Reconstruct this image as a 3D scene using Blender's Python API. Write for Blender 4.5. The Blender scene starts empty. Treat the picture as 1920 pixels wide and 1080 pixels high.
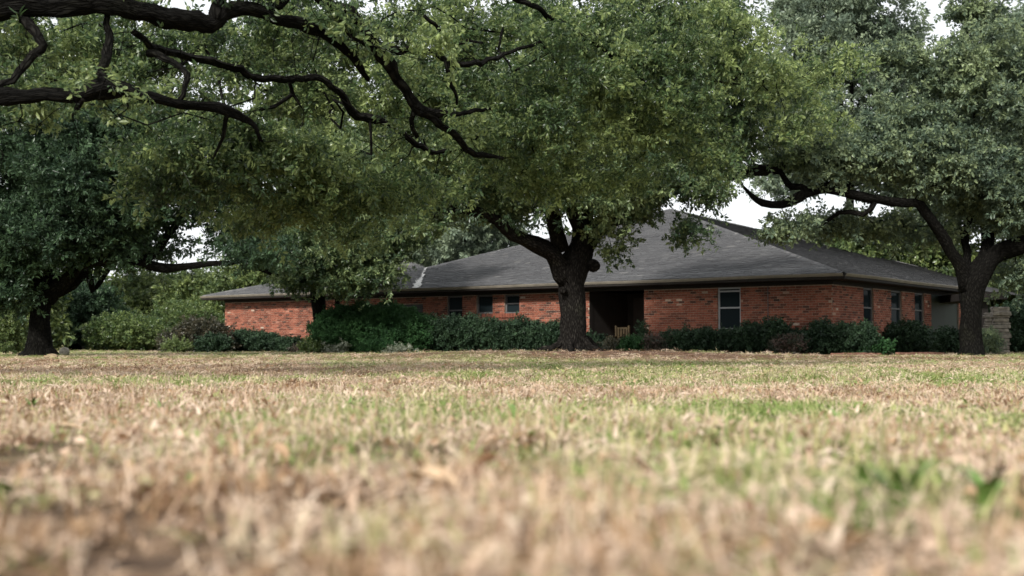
import bpy, math, random
import numpy as np
from mathutils import Vector, Matrix
R_ = math.radians
SC = bpy.context.scene
C = SC.collection
rng = np.random.default_rng(7)
random.seed(7)

# ------------------------------------------------------------------ camera
F, HOR, CAMH = 2250.0, 643.0, 0.38          # focal length in photo pixels, horizon row, eye height
PITCH = math.atan((HOR - 540) / F)
cd = bpy.data.cameras.new('camera'); cam = bpy.data.objects.new('camera', cd); C.objects.link(cam)
cam.location = (0, 0, CAMH); cam.rotation_euler = (math.pi / 2 + PITCH, 0, 0)
cd.sensor_width = 36.0; cd.lens = F / 1920 * 36.0
cd.clip_start = 0.05; cd.clip_end = 900
cd.dof.use_dof = True; cd.dof.focus_distance = 19.0; cd.dof.aperture_fstop = 2.3
SC.camera = cam

# ------------------------------------------------------------------ sky and sun
SUN_EL, SUN_AZ = R_(36), R_(208)             # azimuth measured clockwise from +Y: behind the camera, to its left
w = bpy.data.worlds.new('World'); SC.world = w; w.use_nodes = True
nt = w.node_tree; bg = nt.nodes['Background']
sky = nt.nodes.new('ShaderNodeTexSky'); sky.sky_type = 'NISHITA'; sky.sun_disc = False
sky.sun_elevation = SUN_EL; sky.sun_rotation = SUN_AZ
sky.air_density = 1.0; sky.dust_density = 4.0; sky.ozone_density = 1.0
hsv = nt.nodes.new('ShaderNodeHueSaturation'); hsv.inputs['Saturation'].default_value = 0.35
mixc = nt.nodes.new('ShaderNodeMix'); mixc.data_type = 'RGBA'; mixc.inputs[0].default_value = 0.72
mixc.inputs[7].default_value = (8.6, 8.9, 9.1, 1)   # the white overcast
nt.links.new(sky.outputs[0], hsv.inputs['Color']); nt.links.new(hsv.outputs[0], mixc.inputs[6])
nt.links.new(mixc.outputs[2], bg.inputs[0]); bg.inputs[1].default_value = 0.13
sd = bpy.data.lights.new('sun', 'SUN'); sun = bpy.data.objects.new('sun', sd); C.objects.link(sun)
sd.energy = 4.3; sd.angle = R_(5); sd.color = (1.0, 0.96, 0.91)
sdir = Vector((math.sin(SUN_AZ) * math.cos(SUN_EL), math.cos(SUN_AZ) * math.cos(SUN_EL), math.sin(SUN_EL)))
sun.rotation_euler = sdir.to_track_quat('Z', 'Y').to_euler(); sun.location = (-10, -20, 30)
SC.view_settings.view_transform = 'Standard'; SC.view_settings.look = 'None'
SC.view_settings.exposure = 0.32; SC.view_settings.gamma = 1.0
SC.view_settings.use_curve_mapping = False
SC.render.engine = 'CYCLES'
SC.cycles.max_bounces = 6; SC.cycles.diffuse_bounces = 3; SC.cycles.transmission_bounces = 4
SC.cycles.use_denoising = True

# ------------------------------------------------------------------ measuring helpers
ct, st = math.cos(PITCH), math.sin(PITCH)
def ray(px, py):
    u = (px - 960) / F; v = (540 - py) / F
    d = np.array([u, ct - v * st, st + v * ct]); return d / d[1]
def at(px, py, Y):                            # point at distance Y seen at photo pixel px, py
    return np.array([0, 0, CAMH]) + ray(px, py) * Y
def at_z(px, py, z):
    d = ray(px, py); return np.array([0, 0, CAMH]) + d * ((z - CAMH) / d[2])
def at_plane(px, py, p, n):
    d = ray(px, py); o = np.array([0, 0, CAMH]); return o + d * (((p - o) @ n) / (d @ n))

# value noise for layout decisions
_nz = np.random.default_rng(99).random((256, 256))
def noise2(x, y):
    x = np.asarray(x, float); y = np.asarray(y, float)
    xi = np.floor(x).astype(int); yi = np.floor(y).astype(int); fx = x - xi; fy = y - yi
    fx = fx * fx * (3 - 2 * fx); fy = fy * fy * (3 - 2 * fy)
    g = lambda a, b: _nz[a % 256, b % 256]
    return (g(xi, yi) * (1 - fx) + g(xi + 1, yi) * fx) * (1 - fy) + (g(xi, yi + 1) * (1 - fx) + g(xi + 1, yi + 1) * fx) * fy
def fbm(x, y, o=3):
    s = 0; a = .5; t = 0
    for k in range(o):
        s = s + a * noise2(x * 2 ** k + 17 * k, y * 2 ** k + 5 * k); t += a; a *= .5
    return s / t

# ------------------------------------------------------------------ object helpers
def tag(o, label=None, cat=None, group=None, kind=None):
    if label: o['label'] = label
    if cat: o['category'] = cat
    if group: o['group'] = group
    if kind: o['kind'] = kind
    return o
def empty(name, loc=(0, 0, 0), rz=0, label=None, cat=None, group=None):
    o = bpy.data.objects.new(name, None); o.empty_display_size = .2
    o.location = loc; o.rotation_euler = (0, 0, rz); C.objects.link(o)
    return tag(o, label, cat, group)
class MB:
    def __init__(s): s.v = []; s.f = []; s.t = []; s.uv = []; s.n = 0; s.hasuv = False
    def add(s, v, f, tint=0.5, uv=None):
        b = s.n; v = [tuple(p) for p in v]; s.v += v; s.n += len(v)
        s.f += [tuple(i + b for i in q) for q in f]
        s.t += [tint] * len(v)
        if uv is not None: s.hasuv = True; s.uv += [tuple(q) for q in uv]
        else: s.uv += [(0., 0.)] * len(v)
    def box(s, lo, hi, M=None, tint=.5, skip=()):
        x0, y0, z0 = lo; x1, y1, z1 = hi
        v = [(x0,y0,z0),(x1,y0,z0),(x1,y1,z0),(x0,y1,z0),(x0,y0,z1),(x1,y0,z1),(x1,y1,z1),(x0,y1,z1)]
        if M is not None: v = [M(p) for p in v]
        f = [(0,3,2,1),(4,5,6,7),(0,1,5,4),(1,2,6,5),(2,3,7,6),(3,0,4,7)]
        s.add(v, [q for i, q in enumerate(f) if i not in skip], tint)
    def tube(s, P, r, sides=8, tint=.5, cap=True, lump=None):
        P = np.asarray(P, float); r = np.broadcast_to(np.asarray(r, float), (len(P),)); n = len(P)
        T = np.gradient(P, axis=0); T /= np.linalg.norm(T, axis=1)[:, None] + 1e-9
        ref = np.array([0., 0, 1]) if abs(T[0][2]) < .8 else np.array([1., 0, 0])
        V = []; U = []; L = 0
        a = np.arange(sides + 1) / sides * 2 * np.pi
        N = np.cross(T[0], ref); N /= np.linalg.norm(N)
        for i in range(n):
            if i: L += np.linalg.norm(P[i] - P[i - 1])
            N = N - T[i] * (N @ T[i]); N /= np.linalg.norm(N) + 1e-9; B = np.cross(T[i], N)
            rr = r[i] * (np.ones(sides + 1) if lump is None else lump(L, a))
            V.append(P[i] + rr[:, None] * (np.cos(a)[:, None] * N + np.sin(a)[:, None] * B))
            U += [(k / sides * max(1, round(2 * np.pi * r[0] / .3)) * .3, L) for k in range(sides + 1)]
        V = np.concatenate(V); m = sides + 1
        f = [(i*m+k, i*m+k+1, (i+1)*m+k+1, (i+1)*m+k) for i in range(n - 1) for k in range(sides)]
        if cap: f += [tuple((n-1)*m + k for k in range(sides)), tuple(k for k in reversed(range(sides)))]
        s.add(V, f, tint, U)
    def mesh(s, name):
        me = bpy.data.meshes.new(name); me.from_pydata(s.v, [], s.f)
        at_ = me.attributes.new('tint', 'FLOAT', 'POINT'); at_.data.foreach_set('value', np.array(s.t, 'f'))
        if s.hasuv:
            ul = me.uv_layers.new(name='UVMap'); li = np.empty(len(me.loops), 'i'); me.loops.foreach_get('vertex_index', li)
            ul.data.foreach_set('uv', np.array(s.uv, 'f')[li].ravel())
        return me
    def build(s, name, mat, parent=None, smooth=False, kind=None):
        me = s.mesh(name); me.materials.append(mat)
        if smooth: me.polygons.foreach_set('use_smooth', [True] * len(me.polygons))
        return link(name, me, parent, kind)
def link(name, me, parent=None, kind=None):
    o = bpy.data.objects.new(name, me); C.objects.link(o)
    if parent: o.parent = parent
    if kind: o['kind'] = kind
    return o

# ------------------------------------------------------------------ materials
def new_mat(name):
    m = bpy.data.materials.new(name); m.use_nodes = True; t = m.node_tree
    return m, t, t.nodes['Principled BSDF'], (lambda k, **kw: mk(t, k, **kw)), t.links.new
def mk(t, kind, **kw):
    n = t.nodes.new('ShaderNode' + kind)
    for k, v in kw.items():
        if hasattr(n, k): setattr(n, k, v)
        else: n.inputs[k].default_value = v
    return n
def ramp(t, stops, interp='LINEAR'):
    n = t.nodes.new('ShaderNodeValToRGB'); n.color_ramp.interpolation = interp; e = n.color_ramp.elements
    while len(e) < len(stops): e.new(.5)
    for el, (p, c) in zip(e, stops): el.position = p; el.color = (*c, 1)
    return n
def plain(name, col, rough=.6, var=.25, scale=6., metal=0, bump=.0, spec=.3):
    m, t, p, n, l = new_mat(name)
    tc = n('TexCoord'); nz = n('TexNoise', Scale=scale, Detail=6.); l(tc.outputs['Object'], nz.inputs['Vector'])
    r = ramp(t, [(.3, tuple(c * (1 - var) for c in col)), (.7, tuple(min(1, c * (1 + var)) for c in col))])
    l(nz.outputs[0], r.inputs[0]); l(r.outputs[0], p.inputs['Base Color'])
    p.inputs['Roughness'].default_value = rough; p.inputs['Metallic'].default_value = metal; p.inputs['Specular IOR Level'].default_value = spec
    if bump:
        b = n('Bump', Strength=bump, Distance=.01); l(nz.outputs[0], b.inputs['Height']); l(b.outputs[0], p.inputs['Normal'])
    return m
def leaf_mat(name, a, b, c, spot=.12, trans=.28, rough=.36, nscale=.55, spec=.4):
    """a dark, b mid, c light or yellowed leaf colour, mixed per leaf, per spray and in drifts"""
    m, t, p, n, l = new_mat(name)
    inst = n('Attribute', attribute_name='tint', attribute_type='INSTANCER')
    leaf = n('Attribute', attribute_name='tint', attribute_type='GEOMETRY')
    geo = n('NewGeometry'); nz = n('TexNoise', Scale=nscale, Detail=3.); l(geo.outputs['Position'], nz.inputs['Vector'])
    a1 = n('Math', operation='MULTIPLY'); a1.inputs[1].default_value = .42; l(inst.outputs['Fac'], a1.inputs[0])
    a2 = n('Math', operation='MULTIPLY_ADD'); a2.inputs[1].default_value = .3; l(leaf.outputs['Fac'], a2.inputs[0]); l(a1.outputs[0], a2.inputs[2])
    a3 = n('Math', operation='MULTIPLY_ADD'); a3.inputs[1].default_value = .75; l(nz.outputs[0], a3.inputs[0]); l(a2.outputs[0], a3.inputs[2])
    a4 = n('Math', operation='SUBTRACT'); a4.inputs[1].default_value = .25; l(a3.outputs[0], a4.inputs[0])
    r = ramp(t, [(.13, a), (.40, b), (.66, c), (.86, tuple(min(.5, v * 1.5) for v in c))]); l(a4.outputs[0], r.inputs[0])  # brightest stop paints sunlit flecks into the leaf colour
    l(r.outputs[0], p.inputs['Base Color']); p.inputs['Roughness'].default_value = rough; p.inputs['Specular IOR Level'].default_value = spec
    tr = n('BsdfTranslucent'); hs = n('HueSaturation', Saturation=1.0, Value=1.6); l(r.outputs[0], hs.inputs['Color']); l(hs.outputs[0], tr.inputs['Color'])
    mx = n('MixShader'); mx.inputs[0].default_value = trans; l(p.outputs[0], mx.inputs[1]); l(tr.outputs[0], mx.inputs[2])
    l(mx.outputs[0], t.nodes['Material Output'].inputs['Surface'])
    return m
def bark_mat(name, dark, light, sc=1.):
    m, t, p, n, l = new_mat(name)
    uv = n('UVMap'); mp = n('Mapping'); mp.inputs['Scale'].default_value = (17 * sc, 7 * sc, 1); l(uv.outputs[0], mp.inputs[0])
    nz = n('TexNoise', Scale=1.2, Detail=4.); l(mp.outputs[0], nz.inputs['Vector'])
    ad = n('VectorMath', operation='MULTIPLY_ADD'); ad.inputs[1].default_value = (.8, .8, .8); l(nz.outputs['Color'], ad.inputs[0]); l(mp.outputs[0], ad.inputs[2])
    vo = n('TexVoronoi', feature='DISTANCE_TO_EDGE', Scale=1.); l(ad.outputs[0], vo.inputs['Vector'])
    geo = n('NewGeometry'); n2 = n('TexNoise', Scale=2.2, Detail=5.); l(geo.outputs['Position'], n2.inputs['Vector'])
    r = ramp(t, [(0, tuple(c * .35 for c in dark)), (.18, dark), (.6, light)]); l(vo.outputs[0], r.inputs[0])
    li = ramp(t, [(.55, (1, 1, 1)), (.72, (1.5, 1.6, 1.35))]); l(n2.outputs[0], li.inputs[0])
    mx = n('Mix', data_type='RGBA', blend_type='MULTIPLY'); mx.inputs[0].default_value = 1; l(r.outputs[0], mx.inputs[6]); l(li.outputs[0], mx.inputs[7])
    l(mx.outputs[2], p.inputs['Base Color']); p.inputs['Roughness'].default_value = .95; p.inputs['Specular IOR Level'].default_value = .05
    h = n('Math', operation='MINIMUM'); h.inputs[1].default_value = .3; l(vo.outputs[0], h.inputs[0])
    bp = n('Bump', Strength=.9, Distance=.06); l(h.outputs[0], bp.inputs['Height']); l(bp.outputs[0], p.inputs['Normal'])
    return m

M = {}
M['oak_near'] = leaf_mat('oak_leaf_olive', (.020, .034, .018), (.055, .095, .036), (.20, .248, .092), trans=.38)
M['oak_mid'] = leaf_mat('oak_leaf_green', (.020, .040, .024), (.054, .094, .042), (.19, .242, .105), trans=.36)
M['oak_dark'] = leaf_mat('oak_leaf_shaded', (.014, .030, .018), (.030, .055, .030), (.055, .095, .045), trans=.25, spec=.2)  # leaf colour darkened to carry the shadow of the foreground oak
M['oak_blue'] = leaf_mat('oak_leaf_blue', (.038, .062, .044), (.095, .135, .088), (.19, .235, .12), spec=.25)  # raised so the light on the right oak sits in its leaves
M['far_green'] = leaf_mat('leaf_far_green', (.035, .062, .026), (.085, .125, .045), (.16, .20, .065))
M['far_grey'] = leaf_mat('leaf_far_grey', (.060, .085, .062), (.125, .165, .115), (.23, .28, .18), spec=.25)  # paleness of the lit right-hand trees is put into the leaf colour
M['yellow_bush'] = leaf_mat('leaf_yellow_green', (.03, .055, .02), (.06, .10, .032), (.12, .16, .05))
M['hedge'] = leaf_mat('hedge_leaf', (.010, .032, .011), (.023, .066, .021), (.045, .11, .036), nscale=1.2, trans=.15, rough=.6, spec=.2)
M['hedge_dark'] = leaf_mat('hedge_leaf_dark', (.008, .020, .010), (.017, .036, .018), (.036, .066, .032), nscale=1.5, trans=.12, rough=.5, spec=.2)
M['bronze'] = leaf_mat('bronze_leaf', (.018, .022, .012), (.035, .036, .020), (.065, .055, .032), nscale=1.5, trans=.12)
M['red_leaf'] = leaf_mat('reddish_leaf', (.02, .04, .02), (.045, .048, .03), (.13, .085, .07), nscale=2.)
M['flower_leaf'] = leaf_mat('white_flower_leaf', (.03, .05, .02), (.08, .10, .05), (.32, .34, .28), nscale=4.)
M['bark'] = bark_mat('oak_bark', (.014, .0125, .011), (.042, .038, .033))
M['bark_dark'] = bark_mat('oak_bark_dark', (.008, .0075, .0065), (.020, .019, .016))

# ------------------------------------------------------------------ leaf sprays (sources for the crowns)
def leaf_shape(mb, base, d, up, L, W, tint, fold=.25, droop=.2):
    d = d / np.linalg.norm(d); s = np.cross(d, up); s /= np.linalg.norm(s) + 1e-9; nrm = np.cross(s, d)
    m1 = base + d * L * .5 - nrm * L * droop * .1; tip = base + d * L - nrm * L * droop * .5
    e = nrm * W * fold
    v = [base, base + d*L*.3 + s*W*.42 + e, m1 + d*L*.15 + s*W*.5 + e*.8 - nrm*L*droop*.12, tip,
         m1 + d*L*.15 - s*W*.5 + e*.8 - nrm*L*droop*.12, base + d*L*.3 - s*W*.42 + e, m1]
    mb.add(v, [(0, 1, 6, 5), (1, 2, 6), (6, 4, 5), (2, 3, 6), (3, 4, 6)], tint)
def hidden_collection(name, meshes):
    c = bpy.data.collections.new(name)
    for k, me in enumerate(meshes):
        o = bpy.data.objects.new(f'{name}_{k:02d}', me); c.objects.link(o)
    return c
def spray_set(name, mat, variants, nleaf, Ls, Ll, Lw, spread=1.0, stem=True):
    r = np.random.default_rng(abs(hash(name)) % 1000 if False else sum(map(ord, name)))
    out = []
    for k in range(variants):
        mb = MB(); P = [np.zeros(3)]; d = np.array([1., 0, .15])
        for j in range(4):
            d = d + r.normal(0, .22, 3); d /= np.linalg.norm(d); P.append(P[-1] + d * Ls / 4)
        P = np.array(P)
        if stem: mb.tube(P, np.linspace(.004, .0018, 5) * (Ls / .3), 3, .0, cap=False)
        for i in range(nleaf):
            f = ((i + .5) / nleaf) ** .7 * 4; q = int(min(3.99, f)); base = P[q] + (P[q+1] - P[q]) * (f - q)
            t = P[q+1] - P[q]; t /= np.linalg.norm(t)
            side = r.normal(0, 1, 3); side -= t * (side @ t); side /= np.linalg.norm(side)
            dd = t * r.uniform(.2, 1.0) + side * spread
            base = base + side * r.uniform(0, .02) * (Ls / .3)
            leaf_shape(mb, base, dd, np.array([0, 0, 1.]) + r.normal(0, .5, 3), Ll * r.uniform(.65, 1.25), Lw * r.uniform(.7, 1.2), r.random())
        me = mb.mesh(name + str(k)); me.materials.append(mat); out.append(me)
    return hidden_collection(name, out)

def scatter_group(name, coll):
    g = bpy.data.node_groups.new(name, 'GeometryNodeTree')
    g.interface.new_socket('Geometry', in_out='INPUT', socket_type='NodeSocketGeometry')
    g.interface.new_socket('Geometry', in_out='OUTPUT', socket_type='NodeSocketGeometry')
    gi = g.nodes.new('NodeGroupInput'); go = g.nodes.new('NodeGroupOutput'); l = g.links.new
    ci = g.nodes.new('GeometryNodeCollectionInfo'); ci.inputs['Collection'].default_value = coll
    ci.inputs['Separate Children'].default_value = True; ci.inputs['Reset Children'].default_value = True
    iop = g.nodes.new('GeometryNodeInstanceOnPoints'); iop.inputs['Pick Instance'].default_value = True
    def na(n, t):
        x = g.nodes.new('GeometryNodeInputNamedAttribute'); x.data_type = t; x.inputs['Name'].default_value = n; return x.outputs['Attribute']
    l(gi.outputs[0], iop.inputs['Points']); l(ci.outputs[0], iop.inputs['Instance'])
    l(na('idx', 'INT'), iop.inputs['Instance Index']); l(na('rot', 'FLOAT_VECTOR'), iop.inputs['Rotation']); l(na('scl', 'FLOAT_VECTOR'), iop.inputs['Scale'])
    l(iop.outputs[0], go.inputs[0]); return g
_groups = {}
def scatter(name, P, rot, scl, idx, tint, coll, parent=None, kind='stuff'):
    n = len(P); me = bpy.data.meshes.new(name); me.vertices.add(n)
    me.vertices.foreach_set('co', np.asarray(P, 'f').ravel())
    for nm, ty, val, key in (('rot', 'FLOAT_VECTOR', rot, 'vector'), ('scl', 'FLOAT_VECTOR', scl, 'vector'), ('idx', 'INT', idx, 'value'), ('tint', 'FLOAT', tint, 'value')):
        a = me.attributes.new(nm, ty, 'POINT'); val = np.repeat(np.asarray(val)[:, None], 3, 1) if nm == 'scl' and np.ndim(val) == 1 else val; a.data.foreach_set(key, np.ascontiguousarray(np.asarray(val, 'i' if ty == 'INT' else 'f')).ravel())
    o = link(name, me, parent, kind)
    if coll.name not in _groups: _groups[coll.name] = scatter_group('scatter_' + coll.name, coll)
    md = o.modifiers.new('scatter', 'NODES'); md.node_group = _groups[coll.name]
    return o

# ------------------------------------------------------------------ trees
def smooth_path(pts, step=.3, jit=.0, r=None):
    pts = np.asarray(pts, float)
    if len(pts) == 2: pts = np.vstack([pts[0], pts.mean(0), pts[1]])
    Q = np.vstack([2 * pts[0] - pts[1], pts, 2 * pts[-1] - pts[-2]]); out = []
    for i in range(1, len(Q) - 2):
        n = max(2, int(np.linalg.norm(Q[i+1][:3] - Q[i][:3]) / step))
        for k in range(n):
            t = k / n; a, b, c, d = Q[i-1], Q[i], Q[i+1], Q[i+2]
            out.append(.5 * (2*b + (c-a)*t + (2*a-5*b+4*c-d)*t*t + (3*b-3*c+d-a)*t**3))
    out.append(Q[-2]); out = np.array(out)
    if jit:
        j = r.normal(0, 1, (len(out), 3)) * jit; j = (j + np.roll(j, 1, 0)) / 1.4; j[0] = 0; out[:, :3] += j
    out[:, 3] = np.maximum(out[:, 3], .008)
    return out
def blob_points(blobs, r, flat=1.0):
    A = []
    for (c, rad, n) in blobs:
        d = r.normal(0, 1, (n, 3)); d /= np.linalg.norm(d, axis=1)[:, None]
        A.append(np.asarray(c) + d * (r.random(n) ** .36)[:, None] * np.asarray(rad))
    return np.concatenate(A)
def tree(name, base, limbs, blobs, coll, nvar, bark, label, group, sprays=35, spray_r=.5, scl=1.2, seed=1, minz=.3, tip=.007, sides=12, cat='tree', droop=.35, gaps=(), knobs=(), bare=0, bare_len=.5, step=.25, rough=.12, leafy=0, zflat=.5):
    """limbs: lists of (x,y,z,r); blobs: (centre, radii, number of branchlets)."""
    r = np.random.default_rng(seed)
    root = empty(name, tuple(base), 0, label, cat, group); b = np.asarray(base)
    pos = []; rad = []; par = []; limb_mb = MB()
    ph = r.random(8) * 6.28
    for li, L in enumerate(limbs):
        S = smooth_path(L, step, ((.04 if L[0][3] < .2 else .025) if li else .012) * step / .25, r)
        big = .5 if S[0, 3] > .25 else 1.
        def lump(s, a, k=li, big=big):
            return 1 + big * (.10 * np.sin(3*a + ph[k % 8] + s*1.7) + .07 * np.sin(5*a - s*3.1 + ph[(k+3) % 8]) + .08*np.sin(2*a + s*6.0 + ph[(k+1) % 8])) + rough * (noise2(s * 9 + k * 7 + np.zeros(len(a)), 3 + 2.2 * np.cos(a) + 9) + noise2(s * 9 + k * 5 + np.zeros(len(a)), 30 + 2.2 * np.sin(a)) - 1)
        limb_mb.tube(S[:, :3] - b, S[:, 3], sides if S[0, 3] > .1 else 8, .5, True, lump)
        pos += list(S[:, :3]); rad += list(S[:, 3])
    for (kp, kr) in knobs:                       # burls and cut stubs on the trunk
        kp = np.asarray(kp) - b; u = np.linspace(0, np.pi, 7)
        limb_mb.tube(kp + np.outer(np.cos(u[::-1]), [0, 0, kr]), np.maximum(.01, np.sin(u)) * kr, 10, .5, True, lambda s, a: 1 + .15*np.sin(3*a+s*9))
    limb_mb.build('trunk', bark, root, True)
    A = blob_points(blobs, r); A = A[A[:, 2] > minz]
    if len(gaps):
        keep = np.ones(len(A), bool)
        for (gx, gy, gr) in gaps:
            px = 960 + F * A[:, 0] / A[:, 1]; py = HOR - F * (A[:, 2] - CAMH) / A[:, 1]
            keep &= (px - gx) ** 2 + (py - gy) ** 2 > gr ** 2
        A = A[keep]
    if bare:
        LP = np.array(pos); LR = np.array(rad); ok = np.where((LR > .02) & (LR < .14) & (LP[:, 2] > 1.6))[0]; pk = r.choice(ok, bare)
        o = r.normal(0, 1, (bare, 3)); o[:, 2] = o[:, 2] * .6 - .25; o /= np.linalg.norm(o, axis=1)[:, None]
        BT = LP[pk] + o * (r.random(bare) ** 1.5 * bare_len + .12)[:, None]
    else: BT = np.zeros((0, 3))
    if leafy:                                    # short leafy shoots sitting on the limbs
        pk = r.choice(ok, leafy); o = r.normal(0, 1, (leafy, 3)); o[:, 2] = abs(o[:, 2]); o /= np.linalg.norm(o, axis=1)[:, None]
        A = np.concatenate([A, LP[pk] + o * (r.uniform(.08, .35, leafy) + LR[pk])[:, None]])
    AL = np.concatenate([A, BT])
    N0 = len(pos); cap = N0 + len(AL) * 14
    PP = np.empty((cap, 3)); PP[:N0] = pos; RR = np.zeros(cap); RR[:N0] = rad; PA = -np.ones(cap, int); n = N0
    d0 = np.array([np.min(np.sum((PP[:N0] - a) ** 2, 1)) for a in AL]); paths = []
    for a in AL[np.argsort(d0)]:
        k = int(np.argmin(np.sum((PP[:n] - a) ** 2, 1))); p = PP[k]; d = np.linalg.norm(a - p)
        m = int(np.clip(d / .35, 2, 12)); tt = np.linspace(0, 1, m + 1)[1:, None]
        c = (p + a) / 2 + np.array([0, 0, .18 * d * r.uniform(-.3, 1)]) + r.normal(0, .13 * d, 3)
        Q = (1-tt)**2 * p + 2*tt*(1-tt) * c + tt**2 * a + r.normal(0, .03, (m, 3)) * np.minimum(1, d)
        ids = [k] + list(range(n, n + m)); PP[n:n+m] = Q; PA[n:n+m] = ids[:-1]; n += m; paths.append(ids)
    acc = np.zeros(n)
    for i in range(n - 1, N0 - 1, -1):
        v = max(acc[i], tip ** 2.3); RR[i] = v ** (1 / 2.3); acc[PA[i]] += v * 1.01 if PA[i] >= N0 else 0
    tw = MB()
    for ids in paths:
        rr = RR[ids].copy(); rr[0] = min(rr[1] * 1.25, RR[ids[0]] * .9) if ids[0] < N0 else min(rr[0], rr[1] * 1.25)
        rr = np.minimum(rr, .16)
        tw.tube(PP[ids] - b, rr, 5 if rr[0] < .03 else 8, .5, False)
    if paths: tw.build('branches', bark, root, True, 'stuff')
    cnt = np.maximum(3, (sprays * r.lognormal(-.10, .55, len(A))).astype(int)); m = int(cnt.sum()); cen = np.repeat(A, cnt, 0)
    off = r.normal(0, 1, (m, 3)) * (spray_r * np.repeat(r.uniform(.55, 1.35, len(A)), cnt))[:, None] * np.array([1, 1, .5]); P = cen + off
    P = P[P[:, 2] > .25] if minz > .5 else P; m = len(P); off = off[:m]
    yaw = r.uniform(0, 2*np.pi, m); pitch = r.normal(droop, .5, m); roll = r.normal(0, .6, m)
    tint = np.clip(r.normal(.5, .22, m), 0, 1)
    scatter('crown', P - b, np.stack([roll, pitch, yaw], 1), scl * r.uniform(.5, 1.45, m), r.integers(0, nvar, m), tint, coll, root)
    return root
def px_limb(pts):                                # (px, py, distance, thickness in photo pixels)
    return [(*at(x, y, Y), t * Y / F / 2) for x, y, Y, t in pts]
def px_blob(px, py, Y, rx, ry, rz, n): return (at(px, py, Y), (rx, ry, rz), n)
def flare(base, top, r0, r1, lean=(0, 0)):
    b = np.asarray(base, float); t = np.asarray(top, float)
    out = []
    for f, k in ((-.05, 1.75), (.0, 1.55), (.07, 1.2), (.18, 1.04), (.45, .94), (.75, .96), (1, 1)):
        p = b + (t - b) * f; out.append((*p, (r0 + (r1 - r0) * f) * k if f < .8 else r1))
    return out

# ------------------------------------------------------------------ ground
TREE_C = at(1075, 657, 30.0)                     # foot of the central oak: stands on a low mound
def gz(x, y):
    x = np.asarray(x, float); y = np.asarray(y, float)
    m = TREE_C[2] * np.exp(-(((x - TREE_C[0]) / 6.0) ** 2 + ((y - TREE_C[1]) / 3.2) ** 2))
    m = m + .12 * np.exp(-(np.clip(y, 0, None) / 5.) ** 2)
    return m + (fbm(x * .5 + 40, y * .5 + 11) - .5) * .05 + (fbm(x * 2.2 + 9, y * 2.2 + 3, 2) - .5) * .035 * np.exp(-np.clip(y, 0, None) / 30.)
def green_amount(x, y):
    x = np.asarray(x, float); y = np.asarray(y, float)
    g = 1.7 * (fbm(x * .55 + 3.3, y * .38 + 1.7, 3) - .53) + .7 * (fbm(x * 2.6 + 8, y * 2. + 2, 2) - .5)
    band = np.exp(-((y - 12.5) / 2.6) ** 2) * (.30 + .30 / (1 + np.exp(-(x - 1) * .9)))
    mid = np.exp(-((y - 6.0) / 1.1) ** 2) * np.exp(-((x - 1.2) / .9) ** 2) * .55
    near = np.exp(-((y - 2.2) / .5) ** 2) * np.exp(-((x - .75) / .3) ** 2) * .5
    far = .50 / (1 + np.exp(-(y - 18) * .5))
    dry = -.35 * np.exp(-((y - 17) / 4.) ** 2) / (1 + np.exp((x + 1.) * .8))
    return np.clip(g + band + mid + near + far + dry + .06, 0, 1)
def ground_mat():
    m, t, p, n, l = new_mat('lawn_soil')
    g = n('Attribute', attribute_name='green', attribute_type='GEOMETRY'); lt = n('Attribute', attribute_name='litter', attribute_type='GEOMETRY')
    geo = n('NewGeometry'); nz = n('TexNoise', Scale=9., Detail=8., Roughness=.7); l(geo.outputs['Position'], nz.inputs['Vector'])
    n2 = n('TexNoise', Scale=60., Detail=4.); l(geo.outputs['Position'], n2.inputs['Vector'])
    s = ramp(t, [(.36, (.034, .022, .016)), (.52, (.12, .08, .052)), (.72, (.31, .22, .145))]); l(nz.outputs[0], s.inputs[0])
    gr = ramp(t, [(.3, (.09, .10, .03)), (.7, (.24, .24, .08))]); l(nz.outputs[0], gr.inputs[0])
    mx = n('Mix', data_type='RGBA'); l(g.outputs['Fac'], mx.inputs[0]); l(s.outputs[0], mx.inputs[6]); l(gr.outputs[0], mx.inputs[7])
    br = ramp(t, [(.35, (.05, .028, .018)), (.55, (.13, .075, .05)), (.7, (.24, .16, .11))]); l(n2.outputs[0], br.inputs[0])
    m2 = n('Mix', data_type='RGBA'); l(lt.outputs['Fac'], m2.inputs[0]); l(mx.outputs[2], m2.inputs[6]); l(br.outputs[0], m2.inputs[7])
    l(m2.outputs[2], p.inputs['Base Color']); p.inputs['Roughness'].default_value = .95; p.inputs['Specular IOR Level'].default_value = .1
    b = n('Bump', Strength=.6, Distance=.02); l(n2.outputs[0], b.inputs['Height']); l(b.outputs[0], p.inputs['Normal'])
    return m
def litter_shade_amount(x, y):  # fallen leaves and bare soil, plus tree shadow painted as brown
    x = np.asarray(x, float); y = np.asarray(y, float)
    a = np.exp(-(((x - TREE_C[0]) / 7.5) ** 2 + ((y - TREE_C[1] + .5) / 3.0) ** 2)) * .95
    b = np.exp(-((y - 20.5) / 4.0) ** 2) / (1 + np.exp((x + 4.6) * 1.1)) * .85
    c = np.exp(-((y - 27.5) / 3.2) ** 2) / (1 + np.exp(-(x - 5.) * 1.1)) * .75
    return np.clip((a + b + c) * (.55 + .9 * fbm(x * .9, y * .9)), 0, 1)
def axis(lo, hi, fine_lo, fine_hi, fine, grow=1.18):
    a = list(np.arange(fine_lo, fine_hi + 1e-6, fine)); s = fine
    while a[-1] < hi: s *= grow; a.append(min(hi, a[-1] + s))
    s = fine
    while a[0] > lo: s *= grow; a.insert(0, max(lo, a[0] - s))
    return np.array(a)
gx = axis(-420, 420, -14, 16, .28); gy = axis(-120, 650, 0, 40, .28)
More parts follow.
